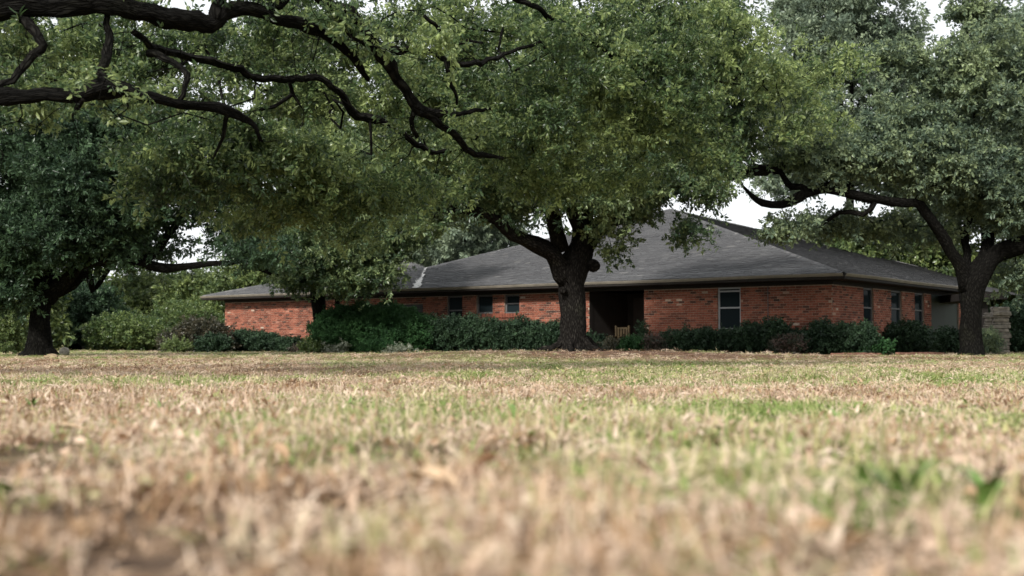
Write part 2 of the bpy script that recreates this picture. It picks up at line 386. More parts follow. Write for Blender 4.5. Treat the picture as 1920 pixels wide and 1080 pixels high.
GX, GY = np.meshgrid(gx, gy); GZ = gz(GX, GY); nx, ny = len(gx), len(gy)
me = bpy.data.meshes.new('lawn')
qi = np.arange(nx * ny).reshape(ny, nx)
fa = np.stack([qi[:-1, :-1], qi[:-1, 1:], qi[1:, 1:], qi[1:, :-1]], -1).reshape(-1, 4)
me.from_pydata(np.stack([GX, GY, GZ], -1).reshape(-1, 3).tolist(), [], fa.tolist())
for nm, fn in (('green', green_amount), ('litter', litter_shade_amount)):
    a = me.attributes.new(nm, 'FLOAT', 'POINT'); a.data.foreach_set('value', fn(GX, GY).astype('f').ravel())
me.polygons.foreach_set('use_smooth', [True] * len(me.polygons)); me.materials.append(ground_mat())
link('ground', me, None, 'structure')

# ------------------------------------------------------------------ house
E = 2.50                                          # gutter lip height
eR = at_z(1582, 512.5, E); eL = at_z(378, 556, E)
uf = (eL - eR); LEN = np.linalg.norm(uf); uf /= LEN  # along the front, right to left
us = np.array([-uf[1], uf[0], 0.]); us = us if us[1] > 0 else -us   # into the house
UP = np.array([0, 0, 1.])
def hp(s, t, z): return eR + uf * s + us * t + UP * (z - E)    # s along front from right corner, t depth, z height
def front_s(px, t): # distance along a wall parallel to the front, t behind the gutter line
    p = at_plane(px, 600, eR + us * t, us); return float((p - eR) @ uf)
def front_z(px, py, t): return float(at_plane(px, py, eR + us * t, us)[2])
def side_t(px, s):
    p = at_plane(px, 600, eR + uf * s, uf); return float((p - eR) @ us)
def side_z(px, py, s): return float(at_plane(px, py, eR + uf * s, uf)[2])
OV = .62                                           # eave overhang
house = empty('brick_house', (float(hp(12, 4, 0)[0]), float(hp(12, 4, 0)[1]), 0.), 0,
              'long low red brick ranch house with grey hipped shingle roof behind the oaks', 'house')
HB = np.array(house.location)
HF = lambda s, t, z: tuple(hp(s, t, z) - HB)

def brick_mat():
    m, t, p, n, l = new_mat('red_brick')
    a = n('Attribute', attribute_name='tint', attribute_type='GEOMETRY')
    r = ramp(t, [(0, (.055, .034, .028)), (.10, (.12, .045, .03)), (.22, (.17, .058, .038)), (.5, (.24, .080, .049)), (.78, (.295, .108, .068)), (.93, (.34, .16, .11)), (.965, (.38, .27, .20)), (1, (.44, .36, .29))])
    l(a.outputs['Fac'], r.inputs[0])
    geo = n('NewGeometry'); nz = n('TexNoise', Scale=26., Detail=6.); l(geo.outputs['Position'], nz.inputs['Vector'])
    n2 = n('TexNoise', Scale=1.1, Detail=3.); l(geo.outputs['Position'], n2.inputs['Vector'])
    hs = n('HueSaturation'); mr = n('MapRange'); mr.inputs['From Min'].default_value = .3; mr.inputs['From Max'].default_value = .7; mr.inputs['To Min'].default_value = .72; mr.inputs['To Max'].default_value = 1.25
    l(nz.outputs[0], mr.inputs[0]); l(mr.outputs[0], hs.inputs['Value']); l(r.outputs[0], hs.inputs['Color'])
    m2 = n('MapRange'); m2.inputs['From Min'].default_value = .35; m2.inputs['From Max'].default_value = .65; m2.inputs['To Min'].default_value = .8; m2.inputs['To Max'].default_value = 1.15
    l(n2.outputs[0], m2.inputs[0]); h2 = n('HueSaturation'); l(m2.outputs[0], h2.inputs['Value']); l(hs.outputs[0], h2.inputs['Color'])
    l(h2.outputs[0], p.inputs['Base Color']); p.inputs['Roughness'].default_value = .88; p.inputs['Specular IOR Level'].default_value = .2
    b = n('Bump', Strength=.35, Distance=.006); l(nz.outputs[0], b.inputs['Height']); l(b.outputs[0], p.inputs['Normal'])
    return m
M['brick'] = brick_mat()
M['mortar'] = plain('mortar', (.30, .22, .165), .95, .3, 12, bump=.4)
M['gutter'] = plain('gutter_paint', (.25, .225, .185), .5, .18, 3)
M['soffit'] = plain('soffit_paint_shaded', (.016, .013, .011), .8, .2, 4)  # dark brown taken near black to hold the shadow under the eaves
M['frame_white'] = plain('window_frame_paint', (.34, .35, .36), .45, .08, 8)
M['frame_dark'] = plain('window_frame_bronze', (.10, .10, .10), .5, .15, 8)
M['panel_green'] = plain('grey_green_panel', (.016, .026, .020), .65, .12, 2)
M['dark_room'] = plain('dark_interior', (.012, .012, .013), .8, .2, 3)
M['door'] = plain('dark_door', (.03, .022, .018), .55, .2, 4)
def glass_mat():
    m, t, p, n, l = new_mat('window_glass')
    p.inputs['Base Color'].default_value = (.012, .018, .02, 1); p.inputs['Roughness'].default_value = .09
    p.inputs['Specular IOR Level'].default_value = .10; p.inputs['IOR'].default_value = 1.12
    tc = n('TexCoord'); nz = n('TexNoise', Scale=1.5); l(tc.outputs['Object'], nz.inputs['Vector'])
    b = n('Bump', Strength=.05, Distance=.05); l(nz.outputs[0], b.inputs['Height']); l(b.outputs[0], p.inputs['Normal'])
    return m
M['glass'] = glass_mat()

WT = OV; ZT = E - .29                              # wall line, top of brick
S0 = OV                                            # right wall corner along the front
SL = front_s(422, OV)                              # left corner
sE0, sE1 = front_s(1208, OV), front_s(1105, OV)    # entry recess
SIDE_LEN = side_t(1838, OV)
def win(px0, px1, py0, py1):
    s0, s1 = front_s(px1, OV), front_s(px0, OV); pm = (px0 + px1) / 2
    return [s0, s1, front_z(pm, py1, OV), front_z(pm, py0, OV)]
W1 = win(1346, 1389, 534, 618); W2 = win(838, 867, 552, 602); W3 = win(893, 924, 552, 588); W4 = win(946, 974, 552, 588); W5 = win(742, 793, 571, 592)
for W in (W1, W2, W3, W4): W[3] = min(W[3], ZT - .0)
front_open = [W1, W2, W3, W4, W5]
def swin(px0, px1, py0, py1):
    t0, t1 = side_t(px0, OV), side_t(px1, OV); return [t0, t1, max(.15, side_z(px0, py1, OV)), ZT]
V1 = swin(1619, 1638, 540, 640); V2 = swin(1671, 1691, 545, 650); V3 = swin(1715, 1733, 550, 640)
PAN = [side_t(1746, OV), side_t(1798, OV), .0, ZT]
side_open = [V1, V2, V3, PAN]
GLB = .0
def subtract(lo, hi, cuts):
    iv = [(lo, hi)]
    for a, b in cuts:
        nv = []
        for x, y in iv:
            if b <= x or a >= y: nv.append((x, y)); continue
            if a > x: nv.append((x, a))
            if b < y: nv.append((b, y))
        iv = nv
    return iv
CO, BLn, MJ = .078, .205, .011
brick_var = []
for k in range(26):
    tv = (k + .5) / 26; tv = .05 + .88 * tv if k < 24 else (.03, .985)[k - 24]
    mb = MB(); e = .004
    x0, x1, z0, z1 = 0, BLn, 0, CO - MJ
    v = [(x0, .0, z0), (x1, .0, z0), (x1, .0, z1), (x0, .0, z1), (x0 + e, -.012, z0 + e), (x1 - e, -.012, z0 + e), (x1 - e, -.012, z1 - e), (x0 + e, -.012, z1 - e)]
    mb.add(v, [(4, 5, 6, 7), (0, 1, 5, 4), (1, 2, 6, 5), (2, 3, 7, 6), (3, 0, 4, 7)], tv)
    m_ = mb.mesh('brick'); m_.materials.append(M['brick']); brick_var.append(m_)
def tint_of(r):
    u = r.random()
    if u < .010: return r.uniform(.95, 1.)
    if u < .15: return r.uniform(0, .14)
    return float(np.clip(r.normal(.5, .19), .12, .93))
def wall(name, origin, ax, nrm, lo, hi, z0, z1, openings, thick=.22, single=0, single_range=None, seed=3, brick_lo=None):
    """a bricked wall: mortar core, courses of bricks; ax along, nrm outward"""
    r = np.random.default_rng(seed)
    P = lambda s, d, z: tuple(origin + ax * s + nrm * d + UP * z - HB)
    core = MB()
    xs = sorted({lo, hi} | {v for o in openings for v in o[:2] if lo < v < hi})
    for a, b in zip(xs[:-1], xs[1:]):
        mid = (a + b) / 2
        for c, d in subtract(z0, z1, [(o[2], o[3]) for o in openings if o[0] < mid < o[1]]):
            if d - c > .005: core.box((a, -thick, c), (b, 0, d), lambda q: P(q[0], q[1], q[2]))
    w_ = core.build(name, M['mortar'], house)
    st = MB(); nrow = int((z1 - z0) / CO); done = 0; ang = math.atan2(ax[1], ax[0])
    cand = []
    blo = lo if brick_lo is None else brick_lo
    for row in range(nrow):
        z = z0 + row * CO + MJ * .5; off = (row % 2) * (BLn + MJ) / 2 + r.uniform(-.012, .012)
        cuts = [(o[0], o[1]) for o in openings if o[2] < z + CO * .6 and o[3] > z + CO * .4]
        for a, b in subtract(blo, hi, cuts):
            k = math.floor((a - off) / (BLn + MJ)); s = off + k * (BLn + MJ)
            while s < b:
                x0, x1 = max(s, a), min(s + BLn, b); s += BLn + MJ
                if x1 - x0 < .03: continue
                cand.append((x0, x1, z))
    for (x0, x1, z) in cand:
        full = x1 - x0 > BLn - .002
        if single and full and done < single and single_range[0] < x0 < single_range[1] and z > .62:
            o = bpy.data.objects.new('brick', brick_var[min(25, int(tint_of(r) * 26))]); C.objects.link(o); o.parent = w_
            flip = ax[0] * nrm[1] - ax[1] * nrm[0] > 0     # keep local -Y pointing outwards
            p = origin + ax * (x1 if flip else x0) + UP * (z + r.normal(0, .001)) - HB + nrm * r.uniform(-.003, .003)
            o.location = tuple(p); o.rotation_euler = (0, 0, ang + (math.pi if flip else 0)); done += 1
            continue
        e = .004; d = .012 + r.uniform(-.004, .004); zz0, zz1 = z + r.normal(0, .001), z + CO - MJ + r.normal(0, .001)
        q = [(x0, 0, zz0), (x1, 0, zz0), (x1, 0, zz1), (x0, 0, zz1), (x0+e, d, zz0+e), (x1-e, d, zz0+e), (x1-e, d, zz1-e), (x0+e, d, zz1-e)]
        st.add([P(*i) for i in q], [(4, 5, 6, 7), (0, 1, 5, 4), (1, 2, 6, 5), (2, 3, 7, 6), (3, 0, 4, 7)], tint_of(r))
    st.build('bricks', M['brick'], w_, kind='stuff')
    return w_
org_f = eR * [1, 1, 0] + us * OV
org_s = eR * [1, 1, 0] + uf * OV
wall('wall', org_f, uf, -us, S0, sE0, 0, ZT, [W1], single=300, single_range=(W1[1] - 3.2, sE0), seed=5)
wall('wall', org_f, uf, -us, sE1, SL, 0, ZT, [W2, W3, W4, W5], seed=6)
wall('wall', org_s, us, -uf, OV + .22, SIDE_LEN, 0, ZT, side_open, seed=8, brick_lo=OV - .008)
# end wall on the left and back wall (plain core, out of sight)
bk = MB(); bk.box((SL - .22, OV + .221, 0), (SL, 10, ZT), lambda q: HF(*q)); bk.box((OV + .221, 9.8, 0), (SL - .221, 10, ZT), lambda q: HF(*q)); bk.build('back_wall', M['mortar'], house)
# entry recess: near-black walls and jambs put its shadow into the colour
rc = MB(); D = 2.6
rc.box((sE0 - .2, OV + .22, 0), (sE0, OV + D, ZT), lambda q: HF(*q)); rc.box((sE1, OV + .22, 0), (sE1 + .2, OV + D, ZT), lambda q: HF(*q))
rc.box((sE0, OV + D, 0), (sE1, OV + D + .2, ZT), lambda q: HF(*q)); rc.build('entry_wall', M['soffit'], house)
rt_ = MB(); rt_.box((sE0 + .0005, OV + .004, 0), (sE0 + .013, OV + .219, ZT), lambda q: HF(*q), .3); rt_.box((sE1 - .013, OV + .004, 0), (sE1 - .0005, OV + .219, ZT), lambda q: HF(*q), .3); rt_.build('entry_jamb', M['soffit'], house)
dr = MB(); dm = (sE0 + sE1) / 2; dr.box((dm - .1, OV + D - .05, .08), (dm + .85, OV + D - .003, 2.05), lambda q: HF(*q)); do = dr.build('door', M['door'], house)
hd = MB(); hd.tube([HF(dm + .02, OV + D - .09, .95), HF(dm + .02, OV + D - .09, 1.12)], .014, 8); hd.build('handle', M['frame_white'], do)
sg = MB(); sg.box((dm - .75, OV + D - .03, .1), (dm - .22, OV + D - .004, 2.0), lambda q: HF(*q)); sgo = sg.build('sidelight', M['glass'], house)
sf = MB()
for a, b, c, d in ((dm - .8, dm - .75, .1, 2.05), (dm - .22, dm - .17, .1, 2.05), (dm - .75, dm - .22, 2.0, 2.05)): sf.box((a, OV + D - .05, c), (b, OV + D - .005, d), lambda q: HF(*q))
sf.build('frame', M['frame_dark'], sgo)
# windows
def window(P, W, fm, rails, fw=.045, back=.10, glass_lab=None, blinds=False):
    a, b, c, d = W; f = MB()
    for (x0, x1, z0, z1) in ((a, a + fw, c, d), (b - fw, b, c, d), (a + fw, b - fw, c, c + fw), (a + fw, b - fw, d - fw, d)): f.box((x0, -back - .05, z0), (x1, -back + .03, z1), P)
    wo = f.build('window', fm, house)
    for z in rails:
        rl = MB(); rl.box((a + fw, -back - .03, z - .025), (b - fw, -back + .035, z + .025), P); rl.build('meeting_rail', fm, wo)
    zs = [c + fw] + sorted(rails) + [d - fw]
    for z0, z1 in zip(zs[:-1], zs[1:]):
        g = MB(); g.box((a + fw, -back - .02, z0 + .02), (b - fw, -back - .012, z1 - .02), P); g.build('pane', M['glass'], wo)
    bkk = MB(); bkk.box((a, -.215, c), (b, -.2, d), P); bkk.build('shade', M['dark_room'], wo)  # dark panel stands for the unlit room behind the panes
    return wo
PF = lambda q: tuple(org_f + uf * q[0] - us * q[1] + UP * q[2] - HB)
PS = lambda q: tuple(org_s + us * q[0] - uf * q[1] + UP * q[2] - HB)
zr = lambda py: front_z(1367, py, OV)
window(PF, W1, M['frame_white'], [zr(577), zr(546)], .05, .07)
window(PF, W2, M['frame_dark'], [front_z(852, 582, OV)], .06)
window(PF, W3, M['frame_dark'], [], .06)
window(PF, W4, M['frame_dark'], [front_z(960, 569, OV)], .06)
lv = MB(); a, b, c, d = W5
for k in range(5):
    z = c + (d - c) * (k + .5) / 5; lv.add([PF((a, -.12, z + .05)), PF((b, -.12, z + .05)), PF((b, -.01, z - .04)), PF((a, -.01, z - .04)), PF((a, -.12, z + .035)), PF((b, -.12, z + .035)), PF((b, -.01, z - .055)), PF((a, -.01, z - .055))], [(0,1,2,3), (7,6,5,4), (0,4,5,1), (2,6,7,3), (1,5,6,2), (0,3,7,4)])
lo_ = lv.build('louver', M['frame_dark'], house); k2 = MB(); k2.box((a, -.215, c), (b, -.2, d), PF); k2.build('shade', M['dark_room'], lo_)  # dark panel stands for the unlit space behind the slats
for V, px in ((V1, 1628), (V2, 1681), (V3, 1724)):
    z1 = side_z(px, {1628: 577, 1681: 579, 1724: 582}[px], OV); z2 = side_z(px, {1628: 607, 1681: 610, 1724: 612}[px], OV)
    window(PS, V, M['frame_dark'], [z1, z2] if px != 1724 else [z1], .06, .08)
pn = MB(); pn.box((PAN[0], -.12, .0), (PAN[1], -.05, ZT), PS); pn.build('panel_door', M['panel_green'], house)
# brick sill of soldiers under the two small windows
sil = MB(); s_ = front_s(978, OV); s2 = front_s(874, OV); zs_ = W3[2]; rr_ = np.random.default_rng(4)
while s_ < s2:
    sil.box((s_, -.05, zs_ - .16 + rr_.uniform(-.004, .004)), (s_ + .066, .06 + rr_.uniform(-.004, .006), zs_ - .004), PF, tint_of(rr_) * .8); s_ += .077
sil.build('sill_bricks', M['brick'], house)
# conduit on the brick at the right
cn = MB(); s_ = front_s(1441, OV); cn.tube([PF((s_, .03, .5)), PF((s_, .03, ZT - .02))], .014, 6); cn.build('conduit', M['frame_dark'], house)

# roof
zA_s = None
def bis(px, py, sgn=1):                            # apex on the hip that bisects the right corner
    lo_, hi_ = 2., 20.
    for _ in range(60):
        m = (lo_ + hi_) / 2; p = hp(m, m, 0); x = 960 + F * p[0] / p[1]
        if x > px: lo_ = m
        else: hi_ = m
    p = hp(m, m, 0); q = at(px, py, p[1]); return m, float(q[2])
sA, zA = bis(1258, 393)
A = hp(sA, sA, zA)
pit = (zA - E) / sA
plane_n = np.cross(uf, us + UP * pit); plane_n /= np.linalg.norm(plane_n)
Vb = hp(front_s(780, 0), 0, E); T = at_plane(796, 504, eR, plane_n)
sA2 = (front_s(378, 0) + front_s(780, 0)) / 2
A2 = None
best = 1e9
for tt in np.linspace(2, 12, 201):                 # left apex: behind the middle of the left wing, on its pixel column
    p = hp(sA2, tt, 0); x = 960 + F * p[0] / p[1]
    if abs(x - 742) < best: best = abs(x - 742); A2t = tt
A2 = at(742, 489, hp(sA2, A2t, 0)[1])
tB = 2 * sA
Bc = hp(0, tB, E); Cc = hp(2 * sA, tB, E)
side_n = np.cross(us, uf + UP * pit); side_n /= np.linalg.norm(side_n)
Ts = A + (Bc - A) * .80
Vs = hp(0, side_t(1697, 0), E); Wd = hp(0, side_t(1795, 0), E)
Wt = Ts
print('HOUSE', eR.round(2), eL.round(2), 'len', LEN, 'apex', A.round(2), 'pitch', math.degrees(math.atan(pit)), 'A2', A2.round(2), 'T', T.round(2), 'tB', tB, 'side to', SIDE_LEN)
def shingle_mat():
    m, t, p, n, l = new_mat('grey_shingle')
    a = n('Attribute', attribute_name='tint', attribute_type='GEOMETRY')
    r = ramp(t, [(0, (.042, .042, .044)), (.4, (.063, .063, .066)), (.75, (.084, .084, .086)), (1, (.125, .122, .118))]); l(a.outputs['Fac'], r.inputs[0])
    geo = n('NewGeometry'); nz = n('TexNoise', Scale=70., Detail=4.); l(geo.outputs['Position'], nz.inputs['Vector'])
    n2 = n('TexNoise', Scale=.5, Detail=4.); l(geo.outputs['Position'], n2.inputs['Vector'])
    st_ = ramp(t, [(.35, (.93, .93, .93)), (.65, (1.06, 1.055, 1.04))]); l(n2.outputs[0], st_.inputs[0])
    mx = n('Mix', data_type='RGBA', blend_type='MULTIPLY'); mx.inputs[0].default_value = 1; l(r.outputs[0], mx.inputs[6]); l(st_.outputs[0], mx.inputs[7])
    l(mx.outputs[2], p.inputs['Base Color']); p.inputs['Roughness'].default_value = .82; p.inputs['Specular IOR Level'].default_value = .3
    b = n('Bump', Strength=.4, Distance=.004); l(nz.outputs[0], b.inputs['Height']); l(b.outputs[0], p.inputs['Normal'])
    return m
M['shingle'] = shingle_mat()
M['underlay'] = plain('roof_felt', (.04, .04, .042), .9)
M['flashing'] = plain('pale_flashing', (.50, .49, .47), .7, .45, 9)
ul = MB()
def poly(pts): ul.add([tuple(p - HB - UP * .03) for p in pts], [tuple(range(len(pts)))])
Lb = hp(LEN, 2 * A2t, E); Rb2 = hp(2 * sA, 2 * A2t, E)
for pl in ([eR, Vb, T], [eR, T, A], [eL, A2, Vb], [Vb, A2, T], [eR, A, Bc], [A, Cc, Bc], [A, T, Cc], [T, A2, Cc], [eL, Lb, A2], [Lb, Cc, A2], [Vs, Wd, Ts], [Ts, Wd, hp(4, tB + 5, E + .6)]): poly(pl)
roof = ul.build('roof', M['underlay'], house)
EXPO, TAB = .15, .30
shing_var = []
for k in range(12):
    mb = MB(); mb.box((0.003, 0, 0), (TAB - .003, EXPO * 1.25, .012), None, .1 + .8 * k / 11); q = mb.mesh('shingle'); q.materials.append(M['shingle']); shing_var.append(q)
def shingles(o, e, pts, seed, single=0, lighter=0.):
    """courses parallel to the eave: o origin, e along the eave, polygon pts"""
    r = np.random.default_rng(seed); pts = [np.asarray(p) for p in pts]
    n_ = np.cross(pts[1] - pts[0], pts[2] - pts[0]); n_ /= np.linalg.norm(n_); n_ = n_ if n_[2] > 0 else -n_
    up = np.cross(n_, e); up = up if up[2] > 0 else -up
    q = [((p - o) @ e, (p - o) @ up) for p in pts]; tmax = max(b for _, b in q)
    def span(t):
        xs = []
        for (a, b), (c, d) in zip(q, q[1:] + q[:1]):
            if (b <= t < d) or (d <= t < b): xs.append(a + (c - a) * (t - b) / (d - b))
        return (min(xs), max(xs)) if len(xs) > 1 else None
    mb = MB(); k = 0; done = 0
    right = e if np.dot(np.cross(e, up), n_) > 0 else -e
    while k * EXPO < tmax - .05:
        t = max(.001, k * EXPO); sp = span(t + EXPO * .5)
        if sp:
            s = sp[0] - r.uniform(0, TAB); wob = .01 * math.sin(k * .7)
            while s < sp[1]:
                wd = TAB * r.uniform(.75, 1.2); x0, x1 = max(s, sp[0]), min(s + wd - .006, sp[1]); s += wd
                if x1 - x0 < .02: continue
                lift = .016 + r.uniform(0, .010) + .02 * (noise2(x0 * .8, t * .9 + seed) - .5)
                tn = float(np.clip(r.normal(.45 + lighter, .15), 0, .98)) if r.random() > .01 else 1.  # lighter shifts the tone per slope to mimic how light falls on it
                tt = t + wob + r.uniform(-.012, .006)
                if single and done < single and abs(x1 - x0 - wd + .006) < 1e-6 and k < 9:
                    ob = bpy.data.objects.new('shingle', shing_var[min(11, int(tn * 12))]); C.objects.link(ob); ob.parent = roof
                    p0 = o + e * (x0 if np.allclose(right, e) else x1) + up * tt + n_ * lift
                    m3 = Matrix([list(right), list(up), list(n_)]).transposed().to_4x4() @ Matrix.Rotation(-.07, 4, 'X') @ Matrix.Diagonal(((x1 - x0) / TAB, 1, 1, 1))
                    ob.matrix_local = Matrix.Translation(Vector(p0 - HB)) @ m3; done += 1; continue
                G = lambda a, b, c: tuple(o + e * a + up * b + n_ * c - HB)
                b1 = tt + EXPO * 1.2
                v = [G(x0, tt, lift - .022), G(x1, tt, lift - .022), G(x1, tt, lift), G(x0, tt, lift), G(x1, b1, lift - .016), G(x0, b1, lift - .016)]
                mb.add(v, [(0, 1, 2, 3), (3, 2, 4, 5)] if np.allclose(right, e) else [(3, 2, 1, 0), (5, 4, 2, 3)], tn)
        k += 1
    return mb.build('shingles', M['shingle'], roof, kind='stuff')
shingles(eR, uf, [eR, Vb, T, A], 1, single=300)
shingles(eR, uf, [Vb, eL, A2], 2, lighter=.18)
shingles(Vb, uf, [Vb, A2, T], 3, lighter=.3)  # left slopes toned paler, as if their tilt caught more light
shingles(eR, us, [eR, Vs, Ts, A], 4, lighter=-.12)  # side slope toned darker, its shading put into the tabs
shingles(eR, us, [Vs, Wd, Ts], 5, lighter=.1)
cp = MB(); r_ = np.random.default_rng(2)
def caps(a, b, lighter=.1):
    d = b - a; L = np.linalg.norm(d); d /= L; sd_ = np.cross(d, UP); sd_ /= np.linalg.norm(sd_); nn = np.cross(sd_, d); k = 0
    while k * .17 < L:
        p = a + d * (k * .17); h = .045 + r_.uniform(0, .012); tn = float(np.clip(r_.normal(.5 + lighter, .2), 0, 1))
        q = [p - sd_ * .15 - nn * (.035), p + nn * h, p + sd_ * .15 - nn * .035]; g = [x + d * .24 - nn * .012 for x in q]
        cp.add([tuple(x - HB) for x in q + g + [x - nn * .012 for x in q]], [(0, 1, 4, 3), (1, 2, 5, 4), (6, 7, 1, 0), (7, 8, 2, 1)], tn); k += 1
for a, b in ((eR, A), (T, A), (Bc, A), (eL, A2), (T, A2), (Wd, Ts)): caps(a + (b - a) / np.linalg.norm(b - a) * .05, b)
cp.build('ridge_caps', M['shingle'], roof, kind='stuff')
fl = MB(); r_ = np.random.default_rng(12); d = T - Vb
for k in range(26):                               # pale flashing and grit in the valley
    f0, f1 = k / 26, (k + 1.05) / 26; wv = .10 + .12 * (1 - f0) + r_.uniform(-.05, .05); o_ = r_.uniform(-.04, .04)
    fl.add([tuple(Vb + d * f0 + uf * (o_ - wv) + UP * .05 - HB), tuple(Vb + d * f0 + uf * (o_ + wv) + UP * .05 - HB), tuple(Vb + d * f1 + uf * (o_ + wv * .9) + UP * .046 - HB), tuple(Vb + d * f1 + uf * (o_ - wv * .9) + UP * .046 - HB)], [(0, 1, 2, 3)])
fl.build('valley_flashing', M['flashing'], roof)
# vent on the left peak
vm = MB(); vp = A2 - HB; vm.tube([vp + UP * -.1, vp + UP * .12], .09, 12); vm.tube([vp + UP * .12, vp + UP * .15, vp + UP * .24], [.15, .16, .06], 12); vm.build('roof_vent', M['flashing'], roof)
# gutters (a lipped trough swept along the eave), soffit, frieze
def gutter(a, b, out):
    g = MB(); prof = [(0, -.08), (.055, -.08), (.085, -.04), (.11, .0), (.11, .010), (.10, .010), (.075, -.035), (.05, -.07), (.0, -.07)]
    n = max(2, int(np.linalg.norm(b - a) / 1.2)); v = []; f = []
    rq = np.random.default_rng(3)
    for i in range(n + 1):
        p = a + (b - a) * i / n + UP * (.008 * math.sin(i * .9) + rq.uniform(-.003, .003)); v += [tuple(p + out * x + UP * z - HB) for x, z in prof]
    m = len(prof)
    for i in range(n): f += [(i*m+k, i*m+(k+1) % m, (i+1)*m+(k+1) % m, (i+1)*m+k) for k in range(m)]
    f += [tuple(range(m)), tuple(n*m + k for k in reversed(range(m)))]
    g.add(v, f); return g.build('gutter', M['gutter'], house)
gutter(eR, eL, -us); gutter(eR + us * .0, Wd, -uf)
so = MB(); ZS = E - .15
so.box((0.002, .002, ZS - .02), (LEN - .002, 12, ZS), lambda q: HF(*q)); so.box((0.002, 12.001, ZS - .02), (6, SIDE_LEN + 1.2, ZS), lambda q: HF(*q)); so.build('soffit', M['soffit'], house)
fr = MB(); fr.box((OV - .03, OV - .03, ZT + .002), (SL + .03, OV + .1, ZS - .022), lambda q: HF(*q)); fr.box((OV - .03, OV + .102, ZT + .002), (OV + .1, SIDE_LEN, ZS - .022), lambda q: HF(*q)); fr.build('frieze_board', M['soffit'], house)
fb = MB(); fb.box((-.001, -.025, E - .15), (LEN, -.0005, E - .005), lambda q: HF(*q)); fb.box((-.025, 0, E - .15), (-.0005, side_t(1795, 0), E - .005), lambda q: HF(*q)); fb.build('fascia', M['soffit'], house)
ch = MB(); ch.box((OV + .1, OV + .24, -.02), (SL - .1, 9.7, .06), lambda q: HF(*q)); ch.build('floor_slab', M['mortar'], house)

#%%REST
# ------------------------------------------------------------------ trees
SP_NEAR = spray_set('spray_near', M['oak_near'], 6, 17, .30, .078, .034)
SP_MID = spray_set('spray_mid', M['oak_mid'], 6, 17, .30, .080, .036)
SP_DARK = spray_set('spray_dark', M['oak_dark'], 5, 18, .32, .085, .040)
SP_BLUE = spray_set('spray_blue', M['oak_blue'], 5, 18, .32, .085, .040)
SP_FARG = spray_set('spray_far_green', M['far_green'], 5, 16, .42, .13, .065)
SP_FARB = spray_set('spray_far_grey', M['far_grey'], 5, 16, .42, .13, .065)
SP_YEL = spray_set('spray_yellow', M['yellow_bush'], 4, 14, .32, .11, .06)
SP_HEDGE = spray_set('spray_hedge', M['hedge'], 5, 14, .13, .048, .026, 1.2)
SP_HDARK = spray_set('spray_hedge_dark', M['hedge_dark'], 5, 12, .16, .065, .036, 1.2)
SP_BRONZE = spray_set('spray_bronze', M['bronze'], 5, 13, .22, .07, .03, 1.0)
SP_RED = spray_set('spray_red', M['red_leaf'], 4, 12, .15, .06, .035, 1.2)
SP_WHITE = spray_set('spray_white', M['flower_leaf'], 4, 12, .16, .055, .035, 1.2)

# central live oak on its mound
Yc = 30.0
def cl(*p): return px_limb(p)
trunk = cl((1075, 668, Yc, 84), (1075, 656, Yc, 64), (1075, 644, Yc, 56), (1075, 610, Yc, 50), (1075, 570, Yc, 50), (1073, 535, Yc, 54), (1074, 508, Yc, 62), (1082, 482, Yc, 52), (1090, 455, Yc, 44), (1092, 420, Yc, 40), (1095, 385, Yc, 34), (1104, 330, Yc + .3, 30), (1120, 240, Yc + .4, 24), (1110, 140, Yc, 18), (1125, 30, Yc, 12))
limb_l = cl((1066, 528, Yc - .1, 35), (1046, 492, Yc - .3, 33), (1022, 466, Yc - .6, 30), (990, 450, Yc - .9, 26), (960, 440, Yc - 1.1, 24), (925, 416, Yc - 1.4, 21), (895, 396, Yc - 1.7, 19), (850, 392, Yc - 2, 16), (805, 405, Yc - 2.2, 11), (745, 390, Yc - 2.4, 8))
limb_l2 = cl((1052, 470, Yc, 34), (1042, 420, Yc - .2, 28), (1020, 370, Yc - .5, 24), (985, 320, Yc - .8, 18), (930, 260, Yc - 1, 13), (890, 190, Yc - 1.2, 9))
limb_r = cl((1092, 462, Yc, 44), (1118, 434, Yc + .3, 38), (1150, 412, Yc + .6, 30), (1200, 390, Yc + 1, 26), (1243, 366, Yc + 1.2, 24), (1290, 346, Yc + 1.4, 24), (1340, 334, Yc + 1.6, 22), (1400, 324, Yc + 1.8, 22), (1452, 314, Yc + 2, 20), (1480, 305, Yc + 2, 14), (1540, 270, Yc + 2.2, 9))
limb_r2 = cl((1240, 370, Yc + 1.2, 18), (1275, 330, Yc + .6, 16), (1300, 280, Yc, 13), (1350, 210, Yc - .5, 9), (1420, 150, Yc - .8, 6))
limb_b = cl((1096, 400, Yc, 34), (1100, 330, Yc + 1.5, 26), (1130, 220, Yc + 3, 18), (1160, 100, Yc + 4, 10))
limb_f = cl((1090, 430, Yc - .2, 30), (1060, 350, Yc - 1.5, 22), (1080, 260, Yc - 2.8, 16), (1120, 150, Yc - 3.6, 10))
roots = [[(*(TREE_C + np.array([dx * .55, dy * .5, .30])), .11), (*(TREE_C + np.array([dx * 1.0, dy, .08])), .08), (*(TREE_C + np.array([dx * 1.7, dy * 1.6, -.06])), .04)] for dx, dy in ((-.42, -.2), (.40, -.25), (-.1, -.45), (.5, .3), (-.5, .3))]
B = px_blob
